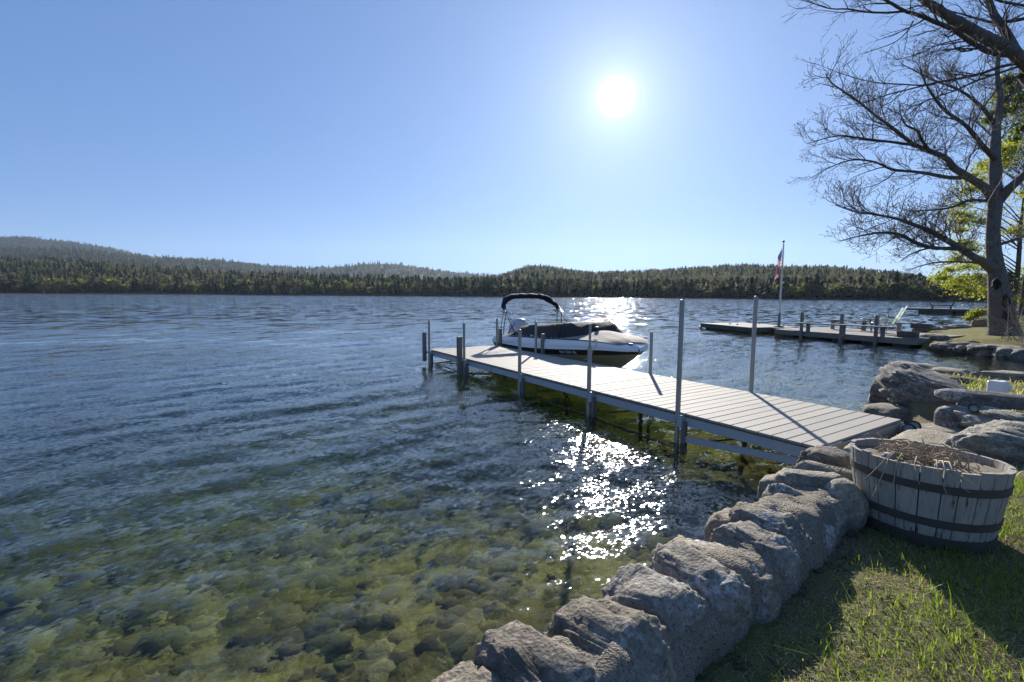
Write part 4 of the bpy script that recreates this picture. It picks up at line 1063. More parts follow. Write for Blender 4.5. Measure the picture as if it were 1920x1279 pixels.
def barrel():
    root = empty('barrel_planter', BAR, 0.1, 'weathered half barrel planter with rusty iron hoops standing on the grass by the wall', 'barrel')
    root.rotation_mode = 'QUATERNION'; root.rotation_quaternion = BTILT
    g = np.random.default_rng(9); n = 26; w = g.uniform(0.75, 1.35, n); w = w / w.sum() * 2 * math.pi; a = 0.3
    for i in range(n):
        a0, a1 = a + 0.008, a + w[i] - 0.008; a += w[i]; th = 0.024; top = BH + g.uniform(-0.006, 0.007)
        vs = []; zs = np.linspace(0, 1, 6); ks = 4
        for z in zs:
            for j in range(ks + 1):
                q = a0 + (a1 - a0) * j / ks; r = bar_r(z * BH) + (0.0 if 0 < j < ks else -0.003)
                vs.append((r * math.cos(q), r * math.sin(q), z * top))
            for j in range(ks + 1):
                q = a0 + (a1 - a0) * j / ks; r = bar_r(z * BH) - th
                vs.append((r * math.cos(q), r * math.sin(q), z * top))
        m = 2 * (ks + 1); fs = []
        for r_ in range(5):
            for j in range(ks):
                fs.append((r_ * m + j, r_ * m + j + 1, (r_ + 1) * m + j + 1, (r_ + 1) * m + j))
                fs.append((r_ * m + ks + 1 + j, r_ * m + ks + 2 + j, (r_ + 1) * m + ks + 2 + j, (r_ + 1) * m + ks + 1 + j)[::-1])
            fs.append((r_ * m, r_ * m + ks + 1, (r_ + 1) * m + ks + 1, (r_ + 1) * m)); fs.append((r_ * m + ks, r_ * m + m - 1, (r_ + 1) * m + m - 1, (r_ + 1) * m + ks)[::-1])
        for j in range(ks): fs.append((5 * m + j, 5 * m + j + 1, 5 * m + ks + 2 + j, 5 * m + ks + 1 + j))
        MB().add(vs, fs).build('stave', M['stave'], root)
    for z, h in ((0.365, 0.045), (0.165, 0.045), (0.05, 0.07)):
        hp = MB(); prof = [(bar_r(z - h / 2) + 0.0035, z - h / 2), (bar_r(z - h / 2) + 0.006, z - h / 2), (bar_r(z + h / 2) + 0.006, z + h / 2), (bar_r(z + h / 2) + 0.0035, z + h / 2)]
        hp.lathe(prof + [prof[0]], 64).build('hoop', M['hoop'], root, True, 40)
    for q in (3.4, 4.05, 4.75, 5.5):
        o = MB().lathe([(0.007, 0), (0.006, 0.003), (0, 0.005)], 8).build('rivet', M['hoop'], root); r = bar_r(0.365) + 0.006
        o.location = (r * math.cos(q), r * math.sin(q), 0.365); o.rotation_euler = (0, R(90), q)
    vs = [(0, 0, BH - 0.035)]; n2 = 40
    for k in range(6):
        for j in range(n2):
            q = 2 * math.pi * j / n2; r = (bar_r(BH) - 0.03) * (k + 1) / 6
            vs.append((r * math.cos(q), r * math.sin(q), BH - 0.045 + 0.022 * noise.noise(Vector((r * math.cos(q) * 9, r * math.sin(q) * 9, 1)))))
    fs = [(0, 1 + j, 1 + (j + 1) % n2) for j in range(n2)] + [(1 + k * n2 + j, 1 + (k + 1) * n2 + j, 1 + (k + 1) * n2 + (j + 1) % n2, 1 + k * n2 + (j + 1) % n2) for k in range(5) for j in range(n2)]
    MB().add(vs, fs).build('soil', M['soil'], root, True)
barrel()
M['stem'] = simple('dry pale stem', (0.50, 0.40, 0.26), (0.34, 0.25, 0.15), 20, 0.8, 0.3, 80, rvar=0.6)
M['pebble'] = simple('smooth grey pebble', (0.15, 0.155, 0.155), (0.20, 0.20, 0.20), 8, 0.7)
def dried_plant():
    root = empty('dried_plant', BAR + BT0 @ Vector((0, 0, BH - 0.045)), 0, 'tangle of dry bent stems lying in the barrel and hanging over its rim', 'dried plant')
    root.rotation_mode = 'QUATERNION'; root.rotation_quaternion = BT0
    g = np.random.default_rng(15)
    cam_dir = Vector((-BAR.x, -BAR.y, 0)).normalized(); side = Vector((cam_dir.y, -cam_dir.x, 0))   # side: towards the picture's left
    def stem(pts, r):
        MB().tube(pts, [r * (1.15 - 0.6 * i / (len(pts) - 1)) for i in range(len(pts))], 5).build('stem', M['stem'], root, True)
    for i in range(130):                                   # loose mat of stems
        c = side * g.uniform(-0.20, 0.26) + cam_dir * g.uniform(-0.20, 0.19)
        d = (side * -g.uniform(0.5, 1.0) + cam_dir * g.uniform(-0.35, 0.75)).normalized(); l = g.uniform(0.08, 0.22)
        z = g.uniform(0.012, 0.075); pts = []
        for t in np.linspace(-0.5, 0.5, 6):
            pts.append(c + d * l * t + Vector((0, 0, z + 0.03 * (0.25 - t * t) * g.uniform(0, 4) - (0.01 if abs(t) > 0.4 else 0))) + side * 0.02 * math.sin(5 * t + i))
        if Vector((pts[0].x, pts[0].y)).length < 0.28 and Vector((pts[-1].x, pts[-1].y)).length < 0.29: stem(pts, g.uniform(0.0018, 0.0042))
    for i in range(22):                                   # knobbly upright ends
        c = side * g.uniform(-0.20, 0.22) + cam_dir * g.uniform(-0.22, 0.12); h = g.uniform(0.05, 0.13); lean = side * g.uniform(-0.05, 0.05) + cam_dir * g.uniform(-0.03, 0.03)
        stem([c, c + lean * 0.4 + Vector((0, 0, h * 0.4)), c + lean * 0.7 + Vector((0, 0, h * 0.75)), c + lean * 1.3 + Vector((0, 0, h))], g.uniform(0.0035, 0.006))
    rim = bar_r(BH)
    for s_, dn, dr in ((0.16, 0.24, 0.06), (0.17, 0.15, 0.10), (0.12, 0.26, 0.02), (0.045, 0.10, -0.03), (-0.05, 0.13, -0.05), (-0.08, 0.09, -0.10), (-0.11, 0.05, -0.10)):
        f = math.sqrt(max(0.02, (rim + 0.008) ** 2 - s_ ** 2))
        a = side * (s_ * 0.7) + cam_dir * (f * 0.45); top = side * s_ + cam_dir * f
        hz = 0.055
        stem([a + Vector((0, 0, 0.05)), a.lerp(top, 0.6) + Vector((0, 0, hz + 0.025)), top + Vector((0, 0, hz)), top + side * dr * 0.35 + cam_dir * 0.035 + Vector((0, 0, hz - dn * 0.4)),
              top + side * dr * 0.75 + cam_dir * 0.045 + Vector((0, 0, hz - dn * 0.8)), top + side * dr + cam_dir * 0.05 + Vector((0, 0, hz - dn))], 0.0034)
dried_plant()
cam_d = Vector((-BAR.x, -BAR.y, 0)).normalized(); sid = Vector((cam_d.y, -cam_d.x, 0))
for (a_, b_, s_, sd_, lab) in ((-0.08, 0.18, 0.042, 701, 'smooth grey pebble lying on the soil by the near rim of the barrel'), (0.17, 0.17, 0.036, 702, 'dark pebble under the dry stems on the left of the barrel')):
    q = BAR + BT0 @ (sid * a_ + cam_d * b_ + Vector((0, 0, BH - 0.02)))
    rock('pebble', q, (s_ * 1.3, s_, s_ * 0.65), sd_, M['pebble'], (0, 0, 0.5), lab, sub=3, box=0.95, cuts=0, amp=0.05, fine=0.0)

# ================================================================== LAMPS NEAR THE LEDGE
def floodlight():
    p = at(1868, 752, 0.45)
    root = empty('lawn_light', (p.x, p.y, 0.42), R(200), 'white hooded lawn light on a dark stake in the grass behind the ledge', 'light')
    MB().box((0, 0, 0.05), (0.08, 0.08, 0.14), bev=0.008).build('stake', M['dark_metal'], root)
    MB().box((0, 0, 0.20), (0.15, 0.16, 0.17), bev=0.015).build('housing', M['white_plastic'], root)
    h = MB().lathe([(0.0, 0), (0.085, 0.0), (0.085, 0.05), (0.07, 0.075), (0, 0.08)], 18).build('hood', M['white_plastic'], root, True, 40)
    h.location = (-0.07, 0, 0.20); h.rotation_euler = (0, R(-90), 0)
floodlight()
def spot(px, py, z, rz, label, r=0.055):
    p = at(px, py, z); root = empty('spotlight', p, rz, label, 'light')
    MB().lathe([(0.0, -0.10), (r * 0.6, -0.09), (r, -0.02), (r * 1.08, 0.03), (r * 0.98, 0.03), (r * 0.9, 0.012)], 22).build('housing', M['black_plastic'], root, True, 40)
    MB().lathe([(0.0, 0.022), (r * 0.5, 0.02), (r * 0.9, 0.012)], 22).build('lens', M['lens'], root, True)
    MB().box((0, 0, -0.07), (0.03, 0.03, 0.05)).build('mount', M['black_plastic'], root)
    for c in root.children: c.rotation_euler = (R(68), 0, 0)
    return root
spot(1704, 806, 0.30, R(-30), 'black round spotlight nearest the dock corner with a clear lens', 0.06)
spot(1713, 800, 0.29, R(-30), 'second black round spotlight tucked behind the first at the dock corner', 0.06)
spot(1826, 766, 0.50, R(-50), 'small black round lamp clipped to the ledge below the lawn light', 0.045)
p = at(1688, 826, 0.20); mb = MB(); mb.beam((0, 0, 0), (0.34, 0.30, 0.04), 0.05, 0.05, bev=0.006); mb.tube([(0, 0.1, 0.03), (0.12, 0.2, 0.06), (0.3, 0.34, 0.05)], 0.012, 8)
o = mb.build('hinge_bar', M['dark_metal']); o.location = p; o.rotation_euler = (0, 0, 0.2)
props(o, 'dark metal hinge bar with a hose beside the end of the dock', 'bracket')

# ================================================================== GRASS
M['grass'] = vcol_mat('grass blades', 0.55, 0.5, (1.35, 1.35, 0.65))
def blades(name, label, n, region, hmin, hmax, pal, seed, width=0.0032, lean=0.5, flat=0.0, mask=None, zfun=lawn_z, keep=None, clump=0.0):
    g = np.random.default_rng(seed); x0, x1, y0, y1 = region
    P = np.stack([g.uniform(x0, x1, n), g.uniform(y0, y1, n)], 1)
    if clump:
        k = int(n / 14); c = np.stack([g.uniform(x0, x1, k), g.uniform(y0, y1, k)], 1)
        P = c[g.integers(0, k, n)] + g.normal(0, clump, (n, 2))
    d = poly_sd(P, LAND); ok = d > 0.10
    if mask is not None: ok &= mask(P) > g.random(n)
    P = P[ok]; n = len(P); z0 = zfun(P)
    h = g.uniform(hmin, hmax, n) * (0.6 + 0.8 * g.random(n)); a = g.uniform(0, 6.28, n); ln_ = h * g.uniform(0.15, 1.0, n) * lean * 2
    w = width * g.uniform(0.7, 1.4, n)
    dx, dy = np.cos(a), np.sin(a); hz = h * (1 - flat)
    V = np.zeros((n, 5, 3)); q = a + 1.57
    for k, (t, ww) in enumerate(((0, 1.0), (0.55, 0.75), (1.0, 0.0))):
        cx, cy = P[:, 0] + dx * ln_ * t ** 1.7, P[:, 1] + dy * ln_ * t ** 1.7; cz = z0 - 0.004 + hz * (t - 0.25 * t * t * (lean > 0.6))
        if k < 2:
            V[:, 2 * k] = np.stack([cx - np.cos(q) * w * ww, cy - np.sin(q) * w * ww, cz], 1)
            V[:, 2 * k + 1] = np.stack([cx + np.cos(q) * w * ww, cy + np.sin(q) * w * ww, cz], 1)
        else: V[:, 4] = np.stack([cx, cy, cz], 1)
    b = (np.arange(n) * 5)[:, None]
    F = np.concatenate([b + np.array([[0, 1, 3]]), b + np.array([[0, 3, 2]]), b + np.array([[2, 3, 4]])])
    pal = np.array(pal); C = np.repeat(pal[g.integers(0, len(pal), n)] * g.uniform(0.7, 1.2, (n, 1)), 5, 0)
    props(mesh_obj(name, np_mesh(name, V.reshape(-1, 3), F, C), M['grass']), label, 'grass', kind='stuff')
GREEN = [(0.18, 0.25, 0.04), (0.23, 0.29, 0.05), (0.27, 0.32, 0.07), (0.15, 0.20, 0.04)]
STRAW = [(0.50, 0.43, 0.25), (0.40, 0.34, 0.20), (0.58, 0.51, 0.33), (0.30, 0.25, 0.15), (0.33, 0.36, 0.11), (0.27, 0.31, 0.09)]
def gmask(seed, lo, hi, k=3.0):
    return lambda P: np.clip((wave_noise(P, seed, k, 12) - lo) / (hi - lo), 0, 1) * np.clip((poly_sd(P, LAND) - 0.30) / 0.40, 0.0, 1)
blades('thatch', 'matted dry straw thatch lying over the lawn soil', 80000, (0.1, 4.2, 0.7, 3.5), 0.012, 0.034, STRAW, 51, 0.0014, 1.1, 0.25, lambda P: np.clip((poly_sd(P, LAND) - 0.2) / 0.2, 0.1, 1))
blades('grass', 'short spring grass in bright patches on the near lawn', 85000, (0.2, 4.2, 0.7, 3.5), 0.018, 0.055, GREEN, 52, 0.0019, 0.5, 0.0, gmask(6, -0.7, 0.6))
blades('grass', 'tall single grass tufts standing above the near lawn', 3400, (0.5, 3.4, 0.9, 2.9), 0.06, 0.16, [(0.15, 0.24, 0.03), (0.18, 0.27, 0.04), (0.11, 0.19, 0.03)], 53, 0.0019, 0.8, 0.0, gmask(8, 0.0, 1.0, 2.2), clump=0.035)
blades('grass', 'grass of the small lawn beyond the ledge', 16000, (5.2, 11.5, 3.2, 8.4), 0.03, 0.07, GREEN + STRAW[:2], 54, 0.006, 0.6, 0.0, lambda P: np.clip((poly_sd(P, LAND) - 0.3) / 0.3, 0, 1))
blades('weeds', 'low grey green weed leaves in the shade of the wall and barrel', 5200, (0.4, 2.9, 1.1, 2.9), 0.010, 0.028, [(0.085, 0.10, 0.06), (0.11, 0.125, 0.085), (0.07, 0.09, 0.045)], 55, 0.0055, 1.2, 0.2, lambda P: np.clip(1.1 - poly_sd(P, LAND), 0.1, 1), clump=0.02)

blades('leaf_litter', 'brown curled leaf litter and bits along the foot of the wall and round the barrel', 3800, (0.2, 3.6, 0.8, 3.3), 0.010, 0.026, [(0.20, 0.13, 0.07), (0.28, 0.19, 0.10), (0.15, 0.10, 0.06), (0.34, 0.26, 0.16)], 57, 0.0062, 1.4, 0.5, lambda P: np.clip(1.3 - poly_sd(P, LAND), 0.25, 1))
blades('grass', 'coarser grass and straw of the lawn running on beside the barrel', 26000, (3.9, 9.5, -0.5, 4.8), 0.025, 0.06, GREEN + STRAW[:3], 58, 0.005, 0.7, 0.1, gmask(6, -0.9, 0.3))

# ================================================================== NEIGHBOURING DOCK
FD0 = Vector((11.42, 20.85, 0)); FD1 = Vector((13.80, 16.28, 0))
fdv = (FD1 - FD0); FDL = fdv.length; FDANG = math.atan2(fdv.y, fdv.x); FDW = 3.7; FZ = 0.29
FDM = Matrix.Translation(FD0) @ Matrix.Rotation(FDANG, 4, 'Z')
def neighbour_dock():
    root = empty('dock', FD0, FDANG, 'low wide weathered wooden dock with three posts beside the rocky shore', 'dock')
    n = 36; w = FDL / n; me = None
    for i in range(n):                                    # x along the front edge, y towards the shore side
        if me is None:
            o = MB().box((0, 0, 0), (w - 0.012, FDW, 0.035), bev=0.004).build('plank', M['grey_wood'], root); me = o.data
        else:
            o = bpy.data.objects.new('plank', me); COL.objects.link(o); o.parent = root
        o.location = (w * (i + 0.5), FDW / 2, FZ - 0.0175 + rnd.uniform(-0.004, 0.004))
    for y in (0.03, FDW - 0.03):
        for k in range(2):
            MB().box((FDL * (k + 0.5) / 2, y, FZ - 0.125), (FDL / 2 - 0.012, 0.05, 0.17), bev=0.005).build('side_beam', M['grey_wood'], root)
    for x in (0.03, FDL - 0.03):
        MB().box((x, FDW / 2, FZ - 0.125), (0.05, FDW - 0.12, 0.17)).build('end_beam', M['grey_wood'], root)
    for k in range(5):
        MB().box((FDL * (k + 0.5) / 5, FDW / 2, -0.15), (0.5, FDW - 0.25, 0.5), bev=0.03).build('crib', M['dark_wood'], root)
    for px, py in ((1503, 634), (1566, 641), (1637, 646)):
        q = FDM.inverted() @ at(px, py, 0.0)
        MB().box((q.x, -0.055, 0.2), (0.10, 0.10, 1.72), bev=0.008).build('post', M['grey_wood'], root)
    return root
neighbour_dock()
def bench(p0, p1, label):
    d = p1 - p0; L = d.length; root = empty('bench', (p0 + p1) / 2 * 1.0 - Vector((0, 0, (p0.z + p1.z) / 2 - FZ)), math.atan2(d.y, d.x), label, 'bench', 'plank benches on the weathered dock')
    h = (p0.z + p1.z) / 2 - FZ
    for k in (-1, 1): MB().box((0, k * 0.075, h - 0.02), (L, 0.14, 0.04), bev=0.005).build('seat_plank', M['grey_wood'], root)
    for x in (-0.36 * L, 0.02 * L, 0.40 * L): MB().box((x, 0, (h - 0.04) / 2), (0.10, 0.14, h - 0.04), bev=0.005).build('leg', M['grey_wood'], root)
bench(at(1493, 604.5, 0.71), at(1677, 613, 0.71), 'long plank bench along the lake edge of the weathered dock behind its posts')
bench(at(1542, 598, 0.71), at(1705, 605.5, 0.71), 'farther plank bench running behind the chairs on the weathered dock')

def flagpole():
    p = at(1460, 613, FZ); root = empty('flagpole', p, 0, 'tall pale flagpole with a ball top at the corner of the weathered dock', 'flagpole')
    top = atY(1469, 453, p.y).z - FZ
    m = MB(); m.tube([(0, 0, 0), (0, 0, top * 0.5), (0, 0, top - 0.08)], [0.038, 0.034, 0.024], 12); m.build('pole', M['white_metal'], root, True, 40)
    MB().tube([(0, 0, 0), (0, 0, 0.62), (0, 0, 0.64)], [0.075, 0.06, 0.045], 12).build('sleeve', M['brace'], root, True, 40)
    MB().box((0, 0, 0.03), (0.30, 0.30, 0.05), bev=0.008).build('base', M['brace'], root)
    MB().lathe([(0, -0.055), (0.04, -0.04), (0.055, 0), (0.04, 0.04), (0, 0.055)], 14, (0, 0, top)).build('ball', M['dark_metal'], root, True)
    MB().tube([(0.05, 0, 0.9), (0.055, 0, top * 0.6), (0.04, 0, top - 0.14)], 0.006, 5).build('halyard', M['rope'], root)
    return p, top
fp, ftop = flagpole()
def flag():
    def fab(n, c): t = NT(n); return t.pbr(c, 0.8, None, 0, 0.1, c, 0.45)
    red, white, blue = fab('red flag cloth', (0.42, 0.05, 0.05)), fab('white flag cloth', (0.72, 0.70, 0.68)), fab('blue flag cloth', (0.03, 0.045, 0.16))
    nu, nv = 60, 52; V = []; F = []; mi = []
    zt = 1.0 * ftop - 0.28
    for i in range(nu + 1):
        u = i / nu
        for j in range(nv + 1):
            v = j / nv
            w = min(1, u * 3)
            x = -0.045 - 0.26 * u ** 0.8 * (0.55 + 0.45 * v) - 0.05 * w * math.sin(9 * v + 2.2 * u) - 0.13 * v * u
            y = 0.085 * w * math.sin(11 * v + 3.5 * u) + 0.05 * w * math.sin(4 * u + 1)
            z = zt - 0.86 * v * (1 - 0.22 * u) - 1.22 * u ** 1.15 * (1 - 0.12 * v)
            V.append((x, y, z))
    for i in range(nu):
        for j in range(nv):
            F.append((i * (nv + 1) + j, (i + 1) * (nv + 1) + j, (i + 1) * (nv + 1) + j + 1, i * (nv + 1) + j + 1))
            u, s = i / nu, int(j * 13 / nv)
            if u < 0.40 and s < 7:
                a, b = int(i), int(j)
                mi.append(1 if (a % 4 == 1 and b % 4 == (1 if (a // 4) % 2 else 3)) else 2)
            else: mi.append(0 if s % 2 == 0 else 1)
    o = mesh_obj('flag', np_mesh('flag', V, np.array(F), smooth=True, mat_idx=mi), [red, white, blue])
    o.location = fp
    props(o, 'limp red and white striped flag with a starred blue corner hanging from the pole', 'flag')
flag()

M['sling_green'] = simple('bright green sling fabric', (0.14, 0.36, 0.03), (0.11, 0.30, 0.025), 20, 0.95, spec=0.05)
M['sling_white'] = simple('pale green sling fabric', (0.22, 0.30, 0.19), (0.20, 0.27, 0.17), 20, 0.95, spec=0.05)
def sling_chair(px, py, rz, fab, label):
    p = at(px, py, FZ); root = empty('chair', p, rz, label, 'chair', 'sling chairs on the weathered dock'); root.scale = (0.86, 0.86, 0.9)
    MB().add([(-0.02, -0.24, 0.42), (0.46, -0.24, 0.46), (0.46, 0.24, 0.46), (-0.02, 0.24, 0.42), (-0.02, -0.24, 0.405), (0.46, -0.24, 0.445), (0.46, 0.24, 0.445), (-0.02, 0.24, 0.405)],
             [(0, 1, 2, 3), (7, 6, 5, 4), (0, 4, 5, 1), (1, 5, 6, 2), (2, 6, 7, 3), (3, 7, 4, 0)]).build('seat', fab, root)
    MB().beam((-0.02, 0, 0.42), (-0.34, 0, 1.12), 0.48, 0.016, up=Vector((1, 0, 0.3))).build('backrest', fab, root)
    for s in (-1, 1):
        y = s * 0.26
        f = MB(); f.tube([(0.48, y, 0.46), (-0.02, y, 0.42), (-0.35, y, 1.14)], 0.014, 7); f.build('side_frame', M['white_metal'], root, True)
        MB().tube([(0.48, y, 0.46), (0.40, y * 1.06, 0.0)], 0.013, 7).build('leg', M['white_metal'], root, True)
        MB().tube([(-0.02, y, 0.42), (-0.28, y * 1.06, 0.0)], 0.013, 7).build('leg', M['white_metal'], root, True)
        MB().tube([(0.47, y, 0.46), (0.42, y * 1.08, 0.66), (-0.12, y * 1.08, 0.66)], 0.016, 7).build('armrest', M['white_metal'], root, True)
sling_chair(1671, 627, R(146), M['sling_green'], 'high backed bright green sling chair reclining on the weathered dock')
sling_chair(1681, 617, R(145), M['sling_white'], 'pale sling chair standing right behind the bright green one')
def wire_chair(px, py, rz, label):
    p = at(px, py, FZ); root = empty('chair', p, rz, label, 'chair')
    n = 14; arc = [(0.28 * math.cos(q), 0.28 * math.sin(q)) for q in np.linspace(R(100), R(260), n)]
    MB().tube([(x, y, 0.62 + 0.20 * math.sin(math.pi * i / (n - 1))) for i, (x, y) in enumerate(arc)], 0.013, 6).build('back_rail', M['dark_metal'], root, True)
    sp = MB()
    for i in range(1, n - 1): sp.tube([(arc[i][0] * 0.85, arc[i][1] * 0.85, 0.43), (arc[i][0], arc[i][1], 0.62 + 0.20 * math.sin(math.pi * i / (n - 1)))], 0.006, 4)
    sp.build('backrest', M['dark_metal'], root)
    MB().lathe([(0, 0.43), (0.24, 0.43), (0.25, 0.42), (0.24, 0.41), (0, 0.41)], 20).build('seat', M['dark_metal'], root)
    for q in (45, 135, 225, 315): MB().tube([(0.2 * math.cos(R(q)), 0.2 * math.sin(R(q)), 0.42), (0.25 * math.cos(R(q)), 0.25 * math.sin(R(q)), 0)], 0.011, 6).build('leg', M['dark_metal'], root)
wire_chair(1647, 625, R(200), 'round backed dark wire chair beside the green sling chair on the dock')
def wire_table(px, py):
    p = at(px, py, FZ); root = empty('table', p, 0, 'small dark wire side table at the end of the near bench', 'table')
    MB().lathe([(0, 0.52), (0.26, 0.52), (0.27, 0.505), (0.26, 0.49), (0, 0.49)], 22).build('tabletop', M['dark_metal'], root)
    for q in (30, 150, 270): MB().tube([(0.12 * math.cos(R(q)), 0.12 * math.sin(R(q)), 0.5), (0.24 * math.cos(R(q)), 0.24 * math.sin(R(q)), 0)], 0.011, 6).build('leg', M['dark_metal'], root)
wire_table(1627, 621)
def planter(px, py, z, rz, label, sx=0.55):
    p = at(px, py, z); root = empty('planter_box', p, rz, label, 'planter', 'wooden planter boxes on the weathered dock')
    for y in (-0.14, 0.14):
        for zz in (0.055, 0.165): MB().box((0, y, zz), (sx, 0.025, 0.10), bev=0.004).build('board', M['dark_wood'], root)
    for x in (-sx / 2 + 0.012, sx / 2 - 0.012): MB().box((x, 0, 0.11), (0.025, 0.25, 0.21)).build('end_board', M['dark_wood'], root)
    MB().box((0, 0, 0.12), (sx - 0.05, 0.25, 0.16)).build('soil', M['soil'], root)
planter(1702, 633, FZ, FDANG, 'dark wooden planter box at the shore end of the weathered dock')
planter(1727, 616, FZ, FDANG, 'dark wooden planter box on the back corner of the dock near the rocks', 0.7)

def raft():
    a, b, c = at(1313, 616, 0.0), at(1406, 626, 0.0), at(1457, 618, 0.0)
    d = (b - a); L = d.length * 1.0; ang_ = math.atan2(d.y, d.x)
    root = empty('swim_raft', a, ang_, 'flat square swim raft floating at the end of the weathered dock', 'raft')
    W = 2.7; n = 14; me = None
    for i in range(n):
        w = L / n
        if me is None: o = MB().box((0, 0, 0), (w - 0.012, W, 0.035), bev=0.004).build('plank', M['grey_wood'], root); me = o.data
        else: o = bpy.data.objects.new('plank', me); COL.objects.link(o); o.parent = root
        o.location = (w * (i + 0.5), W / 2, 0.27)
    for y in (0.03, W - 0.03): MB().box((L / 2, y, 0.16), (L, 0.06, 0.18), bev=0.006).build('side_beam', M['dark_wood'], root)
    for x in (0.03, L - 0.03): MB().box((x, W / 2, 0.16), (0.06, W - 0.13, 0.18)).build('end_beam', M['dark_wood'], root)
    for y in (0.45, W / 2, W - 0.45): MB().box((L / 2, y, 0.0), (L * 0.94, 0.45, 0.2), bev=0.03).build('float', M['dark_wood'], root)
    for x, y in ((L * .35, W * .3), (L * .5, W * .3), (L * .35, W - .1), (L * .8, W - .1)):
        m = MB(); m.tube([(x - .08, y, .335), (x + .08, y, .335)], 0.012, 6); m.box((x, y, .31), (.05, .03, .05)); m.build('cleat', M['dark_metal'], root)
    MB().tube([(-0.10, 0.06, 0.06), (-0.02, 0.06, 0.06), (-0.0, 0.06, 0.06)], [0.07, 0.085, 0.03], 10).build('bumper', M['white_plastic'], root, True)
    e0, e1 = Vector((L, W * 0.75, 0.25)), Vector((L + 1.25, W * 0.70, 0.27))
    g = empty('gangway', a, ang_, 'short plank gangway between the swim raft and the weathered dock', 'gangway')
    for k in range(4):
        MB().beam(e0 + Vector((0, -0.24 * k, 0)), e1 + Vector((0, -0.24 * k, 0)), 0.22, 0.035).build('plank', M['grey_wood'], g)
    MB().beam(e0 + Vector((0, -0.36, -0.07)), e1 + Vector((0, -0.36, -0.07)), 0.9, 0.08).build('frame', M['dark_wood'], g)
raft()
def third_dock():
    a, b = at(1706, 588, 0.0), at(1850, 592, 0.0); d = b - a; L = d.length + 6; ang_ = math.atan2(d.y, d.x)
    root = empty('dock', a, ang_, 'distant grey dock cantilevered from a crib, far along the shore behind the chairs', 'dock')
    for k in range(5): MB().box((L / 2 - 0.3, 0.24 + 0.5 * k, 0.52), (L + 0.6, 0.47, 0.06), bev=0.005).build('deck_board', M['brace'], root)
    MB().box((L / 2 - 0.3, 0.02, 0.42), (L + 0.5, 0.06, 0.16)).build('side_beam', M['dark_wood'], root)
    MB().box((1.9, 1.2, 0.1), (2.6, 2.2, 0.68), bev=0.03).build('crib', M['dark_wood'], root)
    MB().box((4.4, 1.3, 0.05), (2.0, 2.0, 0.50), bev=0.03).build('crib', M['dark_wood'], root)
    MB().box((L - 2.5, 1.3, 0.1), (6.5, 2.2, 0.66), bev=0.03).build('crib', M['dark_wood'], root)
    q = at(1765, 582, 0.55); r = empty('bench', q, ang_, 'small dark bench on the distant grey dock', 'bench')
    MB().box((0, 0, 0.42), (1.5, 0.45, 0.06)).build('seat', M['dark_metal'], r)
    for x in (-0.6, 0.6): MB().box((x, 0, 0.2), (0.07, 0.4, 0.40)).build('leg', M['dark_metal'], r)
    for x in (-0.72, 0.72): MB().beam((x * 0.93, 0, 0.42), (x * 1.12, 0, 0.75), 0.4, 0.05).build('armrest', M['dark_metal'], r)
third_dock()
def buoy(px, py, r, label):
    p = at(px, py, 0.0); o = MB().lathe([(0, -r), (r * .7, -r * .7), (r, 0), (r * .75, r * .66), (r * .3, r * 0.95), (r * .2, r * 1.25), (0, r * 1.3)], 14).build('buoy', M['white_plastic'], None, True)
    o.location = p + Vector((0, 0, r * 0.4)); props(o, label, 'buoy')
buoy(1789, 574.5, 0.24, 'white mooring buoy floating beyond the distant dock')
buoy(269, 550.8, 0.55, 'tiny white buoy near the far shore at the left')

